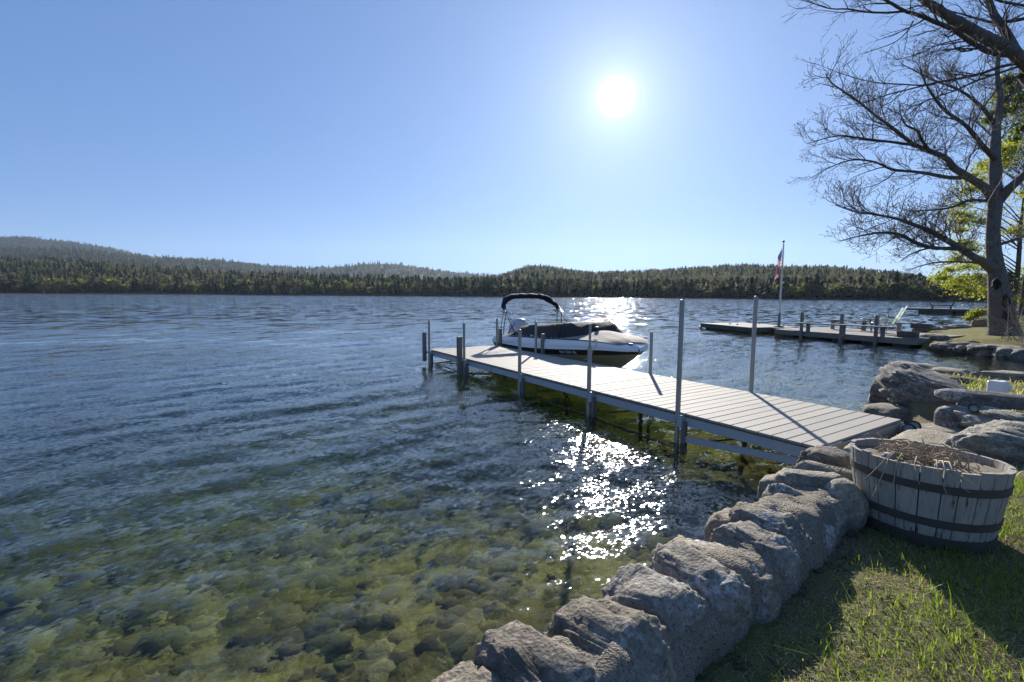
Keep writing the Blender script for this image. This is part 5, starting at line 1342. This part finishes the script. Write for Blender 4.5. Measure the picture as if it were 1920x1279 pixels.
# rip-rap along the neighbouring shore
def riprap():
    g = np.random.default_rng(61); base = [rock_mesh('shore_stone', (0.3, 0.22, 0.15), 720 + i, sub=3, box=0.7, cuts=6) for i in range(5)]
    def put(x, y, z, s, flat=1.0):
        o = mesh_obj('shore_stone', base[g.integers(0, 5)], M['shore_rock']); o.location = (x, y, z)
        o.scale = (s * g.uniform(0.8, 1.4), s * g.uniform(0.8, 1.2), s * flat * g.uniform(0.7, 1.2)); o.rotation_euler = (g.uniform(-.2, .2), g.uniform(-.2, .2), g.uniform(0, 6.28))
        return o
    for i in range(46):                                   # behind the bank, along the far water line
        t = i / 45; p = at(1722 + 128 * t + g.uniform(-3, 3), 618 - 3 * t + g.uniform(-1.5, 2), 0.15)
        props(put(p.x, p.y, 0.12 + g.uniform(-0.05, 0.12), g.uniform(0.5, 1.15)), 'grey stone in the heap along the water behind the mossy bank', 'rock', 'stones heaped behind the mossy bank')
    for i in range(64):                                   # pebbles and cobbles on the near edge
        t = g.random(); p = at(1768 + 170 * t, 652 + 12 * t - g.uniform(1, 11), 0.2)
        props(put(p.x, p.y, 0.13 + g.uniform(0, 0.1), g.uniform(0.25, 0.6)), 'small pale cobble scattered above the waterside slabs', 'rock', 'cobbles on the mossy bank')
    for i, (px, py, sx, sy, sz) in enumerate([(1778, 655, 0.45, 0.3, 0.17), (1808, 657, 0.55, 0.3, 0.20), (1842, 661, 0.50, 0.35, 0.20), (1874, 664, 0.55, 0.3, 0.22), (1906, 668, 0.5, 0.3, 0.22), (1938, 672, 0.6, 0.3, 0.2)]):
        p = at(px, py, 0.05); lab = ['dark waterside slab nearest the weathered dock', 'long dark slab second from the dock along the mossy bank', 'rounded slab in the middle of the waterside row on the mossy bank',
                                     'tall slab below the branches on the mossy bank edge', 'last visible slab at the frame edge below the big tree', 'slab at the far right end of the mossy bank edge'][i]
        rock('rock', (p.x, p.y, 0.10), (sx, sy, sz), 740 + i, M['ledge'], (0, 0, g.uniform(-0.9, -0.3)), lab, sub=4, box=0.6, strata=0.04)
    p = at(1750, 643, 0.1); rock('rock', (p.x, p.y, 0.18), (0.42, 0.4, 0.24), 760, M['ledge'], (0, 0, 0.4), 'dark pointed boulder between the dock end and the mossy bank', sub=4)
    p = at(1850, 614, 0.25); rock('rock', (p.x, p.y, 0.35), (0.6, 0.5, 0.45), 761, M['ledge'], (0, 0, 0.4), 'big dark boulder behind the bank at the foot of the bare tree', sub=4)
riprap()

# ================================================================== TREES
M['bark'] = None
def bark_mat(name, a, b, sc=1.0):
    t = NT(name); v = t.mapping(t.tc.outputs['Object'], (5 * sc, 5 * sc, 1.3 * sc))
    c = t.mix(t.noise(v, 2.2, 9, 0.7), a, b)
    c = t.mix(t.step(t.noise(v, 4.5, 6, 0.7, 0.6), 0.54, 0.66), c, tuple(x * 0.4 for x in a))
    return t.pbr(c, 0.95, t.bump(t.noise(v, 3.5, 9, 0.75), 1.0, 0.05), 0, 0.15)
M['bark'] = bark_mat('grey maple bark', (0.11, 0.098, 0.088), (0.24, 0.215, 0.19))
M['bark_dk'] = bark_mat('dark branch bark', (0.075, 0.066, 0.058), (0.15, 0.135, 0.118))
M['twig'] = simple('fine grey brown twigs', (0.085, 0.068, 0.058), (0.12, 0.10, 0.085), 3, 0.9)
M['twig_pale'] = simple('pale hanging twig', (0.26, 0.235, 0.20), (0.32, 0.29, 0.25), 3, 0.8)
M['bud'] = simple('red brown buds', (0.07, 0.04, 0.035), (0.10, 0.06, 0.04), 3, 0.8)
M['hollow'] = simple('dark tree hollow', (0.012, 0.010, 0.009), (0.02, 0.017, 0.014), 6, 1.0)

def tubes_np(paths, sides):
    """many tapered tubes as one vertex/face set"""
    Vs, Fs, b = [], [], 0
    q = np.arange(sides) * 2 * math.pi / sides; cs, sn = np.cos(q), np.sin(q)
    for P, r in paths:
        n = len(P); T = np.gradient(P, axis=0); T /= np.linalg.norm(T, axis=1)[:, None] + 1e-9
        a = np.array((0.31, 0.17, 0.93)) if abs(T[0] @ (0.31, 0.17, 0.93)) < 0.95 else np.array((1.0, 0, 0))
        X = np.cross(T, a); X /= np.linalg.norm(X, axis=1)[:, None] + 1e-9; Y = np.cross(T, X)
        V = P[:, None, :] + (X[:, None, :] * cs[None, :, None] + Y[:, None, :] * sn[None, :, None]) * r[:, None, None]
        Vs.append(V.reshape(-1, 3)); i = np.arange(n - 1)[:, None] * sides; k = np.arange(sides)[None, :]; k2 = (k + 1) % sides
        Fs.append(np.stack([(i + k), (i + k2), (i + sides + k2), (i + sides + k)], -1).reshape(-1, 4) + b); b += n * sides
    return np.concatenate(Vs), np.concatenate(Fs)
def spline(pts, rad, step):
    """smooth dense path through control points with a slight wander"""
    P = np.array([tuple(p) for p in pts], float); n = len(P); out, rr = [], []
    for i in range(n - 1):
        p0, p1, p2, p3 = P[max(i - 1, 0)], P[i], P[i + 1], P[min(i + 2, n - 1)]
        m = max(2, int(np.linalg.norm(p2 - p1) / step))
        for t in np.arange(m) / m:
            out.append(0.5 * ((2 * p1) + (-p0 + p2) * t + (2 * p0 - 5 * p1 + 4 * p2 - p3) * t * t + (-p0 + 3 * p1 - 3 * p2 + p3) * t ** 3)); rr.append(rad[i] + (rad[i + 1] - rad[i]) * t)
    out.append(P[-1]); rr.append(rad[-1])
    return np.array(out), np.array(rr)
class Grower:
    def __init__(s, seed, up=0.25, minr=0.0028):
        s.g = np.random.default_rng(seed); s.lv = {1: [], 2: [], 3: []}; s.tips = []; s.up = up; s.minr = minr
    def sprout(s, P, R_, level, length, density, t0=0.2, spread=(30, 62), plane=None):
        g = s.g; L = np.linalg.norm(np.diff(P, axis=0), axis=1).sum(); n = max(1, int(L * density)); m = len(P)
        for k in range(n):
            t = t0 + (1 - t0) * (k + g.random()) / n; i = min(m - 2, int(t * (m - 1)))
            base = P[i] + (P[i + 1] - P[i]) * (t * (m - 1) - i); r = R_[i]
            T = P[min(i + 1, m - 1)] - P[i]; T /= np.linalg.norm(T) + 1e-9
            ax = np.cross(T, g.normal(size=3)); ax /= np.linalg.norm(ax) + 1e-9
            an = R(g.uniform(*spread)); d = T * math.cos(an) + ax * math.sin(an)
            d[2] += s.up * g.uniform(0.2, 1.4); d /= np.linalg.norm(d)
            l = length * g.uniform(0.45, 1.15) * (1.15 - 0.7 * t); r0 = max(s.minr, min(r * 0.62, 0.010 * l + 0.0022 if level > 1 else 0.014 * l + 0.003))
            q = 7 if level == 1 else (5 if level == 2 else 4); pts = [base]; dd = d.copy()
            for j in range(q):
                dd = dd + g.normal(size=3) * 0.16 + np.array((0, 0, s.up * 0.10)) + T * 0.03; dd /= np.linalg.norm(dd); pts.append(pts[-1] + dd * l / q)
            pts = np.array(pts); rad = np.linspace(r0, s.minr * 0.75, len(pts))
            s.lv[level].append((pts, rad))
            if level < 3: s.sprout(pts, rad, level + 1, length * (0.48 if level == 1 else 0.42), density * (1.75 if level == 1 else 1.5), 0.12, spread)
            else: s.tips.append(pts[-1]); s.tips.append(pts[-2] + (pts[-1] - pts[-2]) * 0.3)
    def finish(s, root, mat_b, mat_t, buds=0.0, bud_mat=None):
        if s.lv[1]:
            V, F = tubes_np(s.lv[1], 5); props(mesh_obj('branches', np_mesh('branches', V, F, smooth=True), mat_b, root), kind='stuff')
        tw = s.lv[2] + s.lv[3]
        if tw:
            V, F = tubes_np(tw, 3); props(mesh_obj('twigs', np_mesh('twigs', V, F), mat_t, root), kind='stuff')
        if buds and s.tips:
            T = np.array(s.tips); g = s.g; n = len(T); o = np.array([(1, 0, 0), (-0.5, 0.87, 0), (-0.5, -0.87, 0), (0, 0, 1.6), (0, 0, -1.2)])
            sc = buds * g.uniform(0.5, 1.5, (n, 1, 1)); V = (T[:, None, :] + o[None] * sc).reshape(-1, 3)
            f = np.array([(0, 1, 3), (1, 2, 3), (2, 0, 3), (1, 0, 4), (2, 1, 4), (0, 2, 4)]); F = (f[None] + (np.arange(n) * 5)[:, None, None]).reshape(-1, 3)
            props(mesh_obj('buds', np_mesh('buds', V, F), bud_mat, root), kind='stuff')
def limb_obj(root, name, pts, rad, mat, sides=10, step=0.12, rough=0.10):
    P, r = spline(pts, rad, step); g = np.random.default_rng(int(abs(P.sum() * 100)) % 9999)
    r = r * (1 + rough * np.array([noise.noise(Vector(p) * 2.3) for p in P])) ; P = P + g.normal(size=P.shape) * (r[:, None] * (0.05 if r[0] < 0.12 else 0.0))
    V, F = tubes_np([(P, r)], sides)
    cap0 = [list(range(sides))[::-1]]
    me = np_mesh(name, V, F, smooth=True); mesh_obj(name, me, mat, root)
    return P, r

# ---- the big leafless tree on the neighbouring bank
def bare_tree():
    Y = 19.6; base = at(1881, 618, 0.55); Y = base.y
    root = empty('tree', (0, 0, 0), 0, 'big leafless tree with a hollow trunk on the mossy bank, limbs reaching over the lake', 'tree')
    k = Y / FPX
    def A(x, y, dy=0.0): return atY(x, y, Y + dy)
    def W(px): return px * k * 0.5 * 0.76
    trunk = [A(1884, 640), A(1881, 612), A(1876, 575), A(1872, 540), A(1868, 505), A(1863, 470), A(1862, 430), A(1865, 395), A(1868, 362)]
    tp, tr_ = limb_obj(root, 'trunk', trunk, [W(80), W(58), W(47), W(39), W(33), W(29), W(26), W(27), W(29)], M['bark'], 18, 0.12, 0.03)
    # hollow and dark scars on the side towards the water
    for x, y, sx, sz in ((1868, 533, 0.09, 0.17), (1886, 566, 0.03, 0.22), (1888, 592, 0.035, 0.16)):
        q = A(x, y, -0.5 if y < 550 else -0.62)
        V, F = ico_template(3, 9, 0.4)
        o = mesh_obj('hollow', np_mesh('hollow', V * (sx, 0.16, sz), F, smooth=True), M['hollow'], root); o.location = q
    gw = Grower(12, 0.30, 0.0045)
    limbs = [
        ('limb', [A(1867, 368), A(1866, 330, .1), A(1866, 290, .3), A(1868, 240, .6), A(1875, 190, .9), A(1870, 130, 1.2), A(1880, 60, 1.5)], [30, 25, 22, 18, 14, 10, 5], 1.0),
        ('limb', [A(1872, 376), A(1890, 356, -.3), A(1910, 338, -.6), A(1940, 310, -1), A(1985, 270, -1.4), A(2030, 200, -1.6)], [24, 19, 17, 14, 10, 5], 1.0),
        ('limb', [A(1862, 503), A(1845, 492, -.2), A(1825, 482, -.4), A(1800, 465, -.8), A(1770, 448, -1.1), A(1740, 432, -1.5), A(1710, 420, -1.8), A(1680, 410, -2.1), A(1640, 402, -2.4), A(1600, 396, -2.6), A(1566, 384, -2.8)], [30, 19, 17, 14, 12, 10, 8, 6, 4.5, 3, 1.5], 1.0),
        ('limb', [A(1802, 466, -.8), A(1775, 466, -1.2), A(1745, 464, -1.8), A(1712, 453, -2.4), A(1690, 441, -2.8), A(1655, 436, -3.1), A(1615, 442, -3.4), A(1575, 452, -3.6)], [10, 9, 8, 7, 6, 4.5, 3, 1.5], 0.9),
        ('limb', [A(1858, 497, .3), A(1825, 492, .7), A(1780, 491, 1.1), A(1745, 494, 1.3), A(1705, 505, 1.5)], [7, 5.5, 4.5, 3.5, 1.5], 0.7),
        ('limb', [A(1752, 464, -1.6), A(1730, 468, -1.2), A(1705, 478, -0.9), A(1688, 490, -0.8)], [5, 4, 3, 1.5], 0.7),
        ('limb', [A(1860, 366), A(1845, 351, -.2), A(1825, 338, -.5), A(1803, 324, -.8), A(1787, 314, -1), A(1778, 300, -1.1), A(1760, 290, -1.2), A(1737, 281, -1.4), A(1712, 270, -1.6), A(1684, 248, -1.8), A(1644, 218, -2.2), A(1606, 188, -2.5), A(1560, 156, -2.8), A(1548, 138, -2.9)], [26, 18, 16, 15, 14, 12, 11, 10, 8.5, 7, 5, 4, 2.5, 1.5], 1.0),
        ('limb', [A(1815, 332, -.6), A(1780, 333, .1), A(1735, 325, .6), A(1702, 321, 1), A(1672, 318, 1.3), A(1640, 304, 1.6), A(1600, 300, 1.9), A(1560, 312, 2.1), A(1520, 334, 2.3)], [11, 9, 8, 7, 6, 5, 4, 2.5, 1.5], 1.0),
        ('limb', [A(1742, 283, -1.4), A(1728, 262, -1.9), A(1720, 245, -2.1), A(1700, 236, -2.4), A(1690, 222, -2.6)], [7, 6, 5, 3.5, 1.5], 0.8),
        ('limb', [A(1716, 272, -1.6), A(1675, 267, -.9), A(1620, 260, -.6), A(1570, 255, -.3), A(1512, 270, 0)], [7, 5.5, 4, 3, 1.2], 1.0),
        ('limb', [A(1860, 378, -.2), A(1840, 376, -.6), A(1815, 376, -1.2), A(1790, 387, -1.6), A(1760, 393, -2), A(1720, 396, -2.3)], [9, 7, 6, 5, 3.5, 1.5], 0.8),
        ('limb', [A(1866, 300, .2), A(1840, 270, -.4), A(1810, 235, -.8), A(1770, 205, -1.2), A(1740, 165, -1.5), A(1725, 130, -1.7)], [13, 10, 8, 6, 4, 1.5], 1.0),
        ('limb', [A(1870, 240, .6), A(1840, 200, .9), A(1800, 170, 1.2), A(1750, 150, 1.6), A(1690, 120, 2)], [11, 8, 6, 4, 1.5], 1.0),
        ('limb', [A(1866, 460), A(1895, 452, .8), A(1925, 440, 1.5), A(1965, 420, 2)], [9, 7, 6, 4], 0.8),
    ]
    for nm, pts, w, ln_ in limbs:
        P, r = limb_obj(root, nm, pts, [W(x) for x in w], M['bark'] if w[0] > 15 else M['bark_dk'], 9, 0.14)
        gw.sprout(P, r, 1, 1.7 * ln_, 4.2, 0.2, (28, 60))
    gw.finish(root, M['bark_dk'], M['twig'], 0.010, M['bud'])
bare_tree()

# ---- nearer tree outside the frame whose limbs hang in from the upper right
def near_tree():
    Y = 7.2; root = empty('tree', (0, 0, 0), 0, 'heavy dark limbs of a nearer leafless tree hanging into the upper right corner', 'tree')
    k = Y / FPX
    def A(x, y, dy=0.0): return atY(x, y, Y + dy)
    def W(px): return px * k * 0.5 * 0.60
    b = atY(2110, 760, Y); b.z = 0.3
    limb_obj(root, 'trunk', [b, A(2100, 600), A(2075, 430), A(2040, 280), A(1990, 190), A(1935, 128)], [0.36, 0.30, 0.27, 0.24, 0.21, 0.17], M['bark'], 16, 0.10, 0.05)
    gw = Grower(31, 0.05, 0.0020)
    limbs = [
        ('limb', [A(1975, 170), A(1930, 125), A(1890, 92, -.1), A(1850, 72, -.2), A(1810, 50, -.3), A(1775, 28, -.4), A(1740, 5, -.5), A(1690, -30, -.6), A(1620, -70, -.7)], [40, 38, 34, 32, 28, 23, 19, 14, 8], 1.0),
        ('limb', [A(1925, 122), A(1900, 90, .2), A(1882, 55, .3), A(1865, 28, .4), A(1852, -5, .5), A(1840, -60, .6)], [30, 27, 24, 21, 19, 15], 1.0),
        ('limb', [A(1905, 104), A(1860, 99, -.2), A(1825, 82, -.35), A(1790, 58, -.5), A(1755, 42, -.6), A(1720, 28, -.7), A(1695, 20, -.75), A(1660, 0, -.8), A(1620, -22, -.9)], [18, 14, 12, 11, 10, 9, 8, 6, 4], 0.9),
        ('limb', [A(1698, 21, -.75), A(1660, 24, -.7), A(1620, 22, -.65), A(1590, 17, -.6), A(1555, 16, -.55), A(1510, 2, -.5), A(1465, -6, -.45)], [6, 5, 4.5, 4, 3, 2, 1], 0.8),
        ('limb', [A(1920, 118), A(1880, 124, .2), A(1840, 138, .3), A(1800, 147, .4), A(1755, 155, .5), A(1715, 165, .6), A(1670, 176, .7), A(1620, 192, .8), A(1565, 200, .9)], [10, 8, 7.5, 7, 6, 5, 4, 2.6, 1], 0.7),
        ('limb', [A(1912, 124), A(1870, 138, -.2), A(1830, 152, -.3), A(1790, 170, -.4), A(1750, 184, -.5), A(1700, 205, -.6), A(1640, 226, -.7)], [7, 6, 5, 4.2, 3.4, 2.3, 1], 0.7),
        ('limb', [A(1752, 158, .5), A(1720, 160, .4), A(1690, 158, .3), A(1650, 156, .2), A(1610, 148, .1), A(1570, 135, 0), A(1525, 118, -.1)], [5, 4.4, 4, 3.4, 2.6, 1.8, .9], 0.7),
        ('limb', [A(1880, 48, .3), A(1850, 40, .6), A(1815, 30, .8), A(1780, 20, 1)], [9, 8, 6, 3], 0.7),
        ('limb', [A(1876, 42, .3), A(1905, 38, .1), A(1945, 30, -.1), A(1990, 20, -.3)], [11, 10, 9, 7], 0.7),
        ('limb', [A(1840, -20, .5), A(1870, 0, .4), A(1905, 8, .3), A(1950, 16, .2)], [9, 8, 7, 6], 0.6),
        ('limb', [A(1712, 40, -.7), A(1700, 60, -.5), A(1680, 78, -.4), A(1650, 90, -.3), A(1610, 102, -.2)], [4, 3.2, 2.6, 2, .9], 0.6),
        ('limb', [A(1800, 74, -.5), A(1760, 84, -.6), A(1720, 102, -.7), A(1675, 114, -.8)], [3.4, 3, 2.4, 1], 0.5),
    ]
    for nm, pts, w, ln_ in limbs:
        P, r = limb_obj(root, nm, pts, [W(x) for x in w], M['bark'] if w[0] > 25 else M['bark_dk'], 10, 0.06)
        gw.sprout(P, r, 1, 0.95 * ln_, 6.0, 0.2, (22, 55))
    for pts, w in (([A(1930, 230, -.9), A(1915, 268, -1), A(1890, 318, -1.1), A(1862, 362, -1.2), A(1842, 395, -1.3), A(1815, 418, -1.35), A(1785, 440, -1.4), A(1765, 468, -1.45)], [4, 3.6, 3, 2.4, 2, 1.5, 1, .5]),
                   ([A(1935, 268, -.7), A(1918, 300, -.75), A(1904, 335, -.8), A(1902, 370, -.85), A(1908, 395, -.9)], [3, 2.6, 2.2, 1.6, .7])):
        limb_obj(root, 'hanging_twig', pts, [W(x) * 0.6 for x in w], M['twig_pale'], 6, 0.05)
    gw.finish(root, M['bark_dk'], M['twig'], 0.0, None)
near_tree()

# ---- leafy trees behind the bare one
def leaf_mat(name, cols, tr):
    t = NT(name); c = t.mix(t.noise(t.geo.outputs['Position'], 2.5, 4, 0.6), cols[0], cols[1])
    c = t.mix(t.step(t.noise(t.geo.outputs['Position'], 9, 2, 0.5), 0.5, 0.62), c, cols[2])
    return t.pbr(c, 0.6, None, 0, 0.2, t.mix(1.0, c, (1.35, 1.32, 0.7), 'MULTIPLY'), tr)
M['leaf_yellow'] = leaf_mat('young yellow green leaves', ((0.25, 0.28, 0.06), (0.34, 0.35, 0.09), (0.17, 0.20, 0.05)), 0.55)
M['leaf_pine'] = leaf_mat('pine needles', ((0.15, 0.19, 0.05), (0.20, 0.23, 0.07), (0.10, 0.13, 0.045)), 0.5)
def leaf_cloud(name, root, centres, radii, n, size, seed, mat, flat=0.55):
    g = np.random.default_rng(seed); k = g.integers(0, len(centres), n); C = np.array([tuple(c) for c in centres])[k]; Rr = np.array(radii)[k][:, None]
    d = g.normal(size=(n, 3)); d /= np.linalg.norm(d, axis=1)[:, None]
    P = C + d * Rr * (np.abs(g.normal(size=(n, 1))) * 0.8) * np.array((1, 1, flat))
    u = g.normal(size=(n, 3)); u /= np.linalg.norm(u, axis=1)[:, None]; v = np.cross(u, g.normal(size=(n, 3))); v /= np.linalg.norm(v, axis=1)[:, None]
    s = size * g.uniform(0.5, 1.3, (n, 1))
    V = np.stack([P + u * s, P + v * s * 0.6, P - u * s, P - v * s * 0.6], 1).reshape(-1, 3); F = np.arange(n * 4).reshape(-1, 4)
    props(mesh_obj(name, np_mesh(name, V, F), mat, root), kind='stuff')
def leafy_tree(spec, base, h, label, seed, n, size, mat, Y, flat=0.5):
    root = empty('tree', (0, 0, 0), 0, label, 'tree')
    cs = [atY(x, y, Y + dy) for x, y, r, dy in spec]; rs = [r * Y / FPX for x, y, r, dy in spec]
    b = Vector(base); t = b + Vector((0, 0, h))
    limb_obj(root, 'trunk', [b, b.lerp(t, 0.35) + Vector((0.08, 0, 0)), b.lerp(t, 0.7), t], [0.14, 0.11, 0.08, 0.03], M['bark_dk'], 9, 0.25)
    gw = Grower(seed, 0.1, 0.004)
    for c in cs:
        f = min(0.9, max(0.15, (c.z - b.z) / h * 0.8)); s0 = b.lerp(t, f)
        P, r = spline([s0, s0.lerp(c, 0.5) + Vector((0, 0, 0.25)), c], [0.035, 0.02, 0.006], 0.3); gw.lv[1].append((P, r)); gw.sprout(P, r, 2, 0.9, 2.5, 0.3)
    gw.finish(root, M['bark_dk'], M['twig'])
    leaf_cloud('leaves', root, cs, rs, n, size, seed, mat, flat)
g_ = np.random.default_rng(91)
def blob(x0, x1, y0, y1, n, r0, r1):
    return [(g_.uniform(x0, x1), g_.uniform(y0, y1), g_.uniform(r0, r1), g_.uniform(-1.5, 1.5)) for _ in range(n)]
leafy_tree([(1765, 520, 14, -.5), (1780, 505, 18, 0), (1800, 525, 22, 0), (1815, 545, 24, 0), (1790, 535, 16, .5), (1835, 520, 26, .5), (1850, 545, 22, 0), (1828, 590, 9, -1), (1818, 597, 7, -1), (1838, 583, 10, -1), (1845, 500, 22, 1)] + blob(1770, 1850, 340, 500, 14, 14, 26),
           (26.5, 25.5, 0.5), 7.0, 'yellow green young tree spreading low over the water left of the bare trunk', 93, 13000, 0.055, M['leaf_yellow'], 24.0)
leafy_tree(blob(1895, 2010, 400, 590, 18, 20, 34) + blob(1820, 1900, 270, 400, 14, 14, 26) + blob(1900, 1990, 270, 420, 8, 18, 30),
           (29.5, 27.5, 0.8), 9.0, 'taller yellow green tree filling the gap right of the bare trunk', 94, 16000, 0.055, M['leaf_yellow'], 26.0)
leafy_tree([(1880, 185, 16, 0), (1900, 165, 18, 0), (1870, 210, 17, 0), (1895, 205, 20, .5), (1915, 185, 20, 0), (1860, 225, 10, 0), (1890, 150, 12, 0), (1885, 285, 16, 0), (1900, 265, 20, 0), (1868, 300, 12, 0), (1915, 240, 22, 0), (1850, 310, 10, 0), (1935, 210, 24, 0), (1940, 280, 26, 0)],
           (28.4, 26.8, 0.7), 15.0, 'soft green pine behind the bare tree, tufts high at the frame edge', 95, 9000, 0.09, M['leaf_pine'], 27.0, 0.6)
# ---- grey leafless brush at the foot of the trees
def brush(px, py, z, h, seed, label, n=9):
    p = at(px, py, z); root = empty('bush', (0, 0, 0), 0, label, 'bush', 'bare bushes under the big tree')
    g = np.random.default_rng(seed); gw = Grower(seed, 0.05, 0.0028)
    for i in range(n):
        d = Vector((g.normal() * 0.5, g.normal() * 0.5, 1)).normalized(); l = h * g.uniform(0.6, 1.2)
        P, r = spline([p + Vector((g.normal() * 0.15, g.normal() * 0.15, -0.05)), p + d * l * 0.5 + Vector((g.normal() * 0.1, 0, 0)), p + d * l + Vector((d.x * 0.4, d.y * 0.4, -0.1 * l))], [0.010, 0.007, 0.003], 0.12)
        gw.lv[1].append((P, r)); gw.sprout(P, r, 2, 0.55 * h, 5.0, 0.2)
    gw.finish(root, M['twig_pale'] if seed % 2 else M['twig'], M['twig'])
brush(1905, 625, 0.5, 1.3, 201, 'pale tangled bare bush right in front of the big trunk')
brush(1885, 634, 0.4, 0.9, 202, 'low grey bare bush at the foot of the big trunk above the slabs')
brush(1925, 640, 0.45, 1.2, 203, 'pale bare bush at the frame edge above the waterside slabs')
brush(1915, 600, 0.7, 2.0, 204, 'taller grey bare bush behind the big trunk at the frame edge')
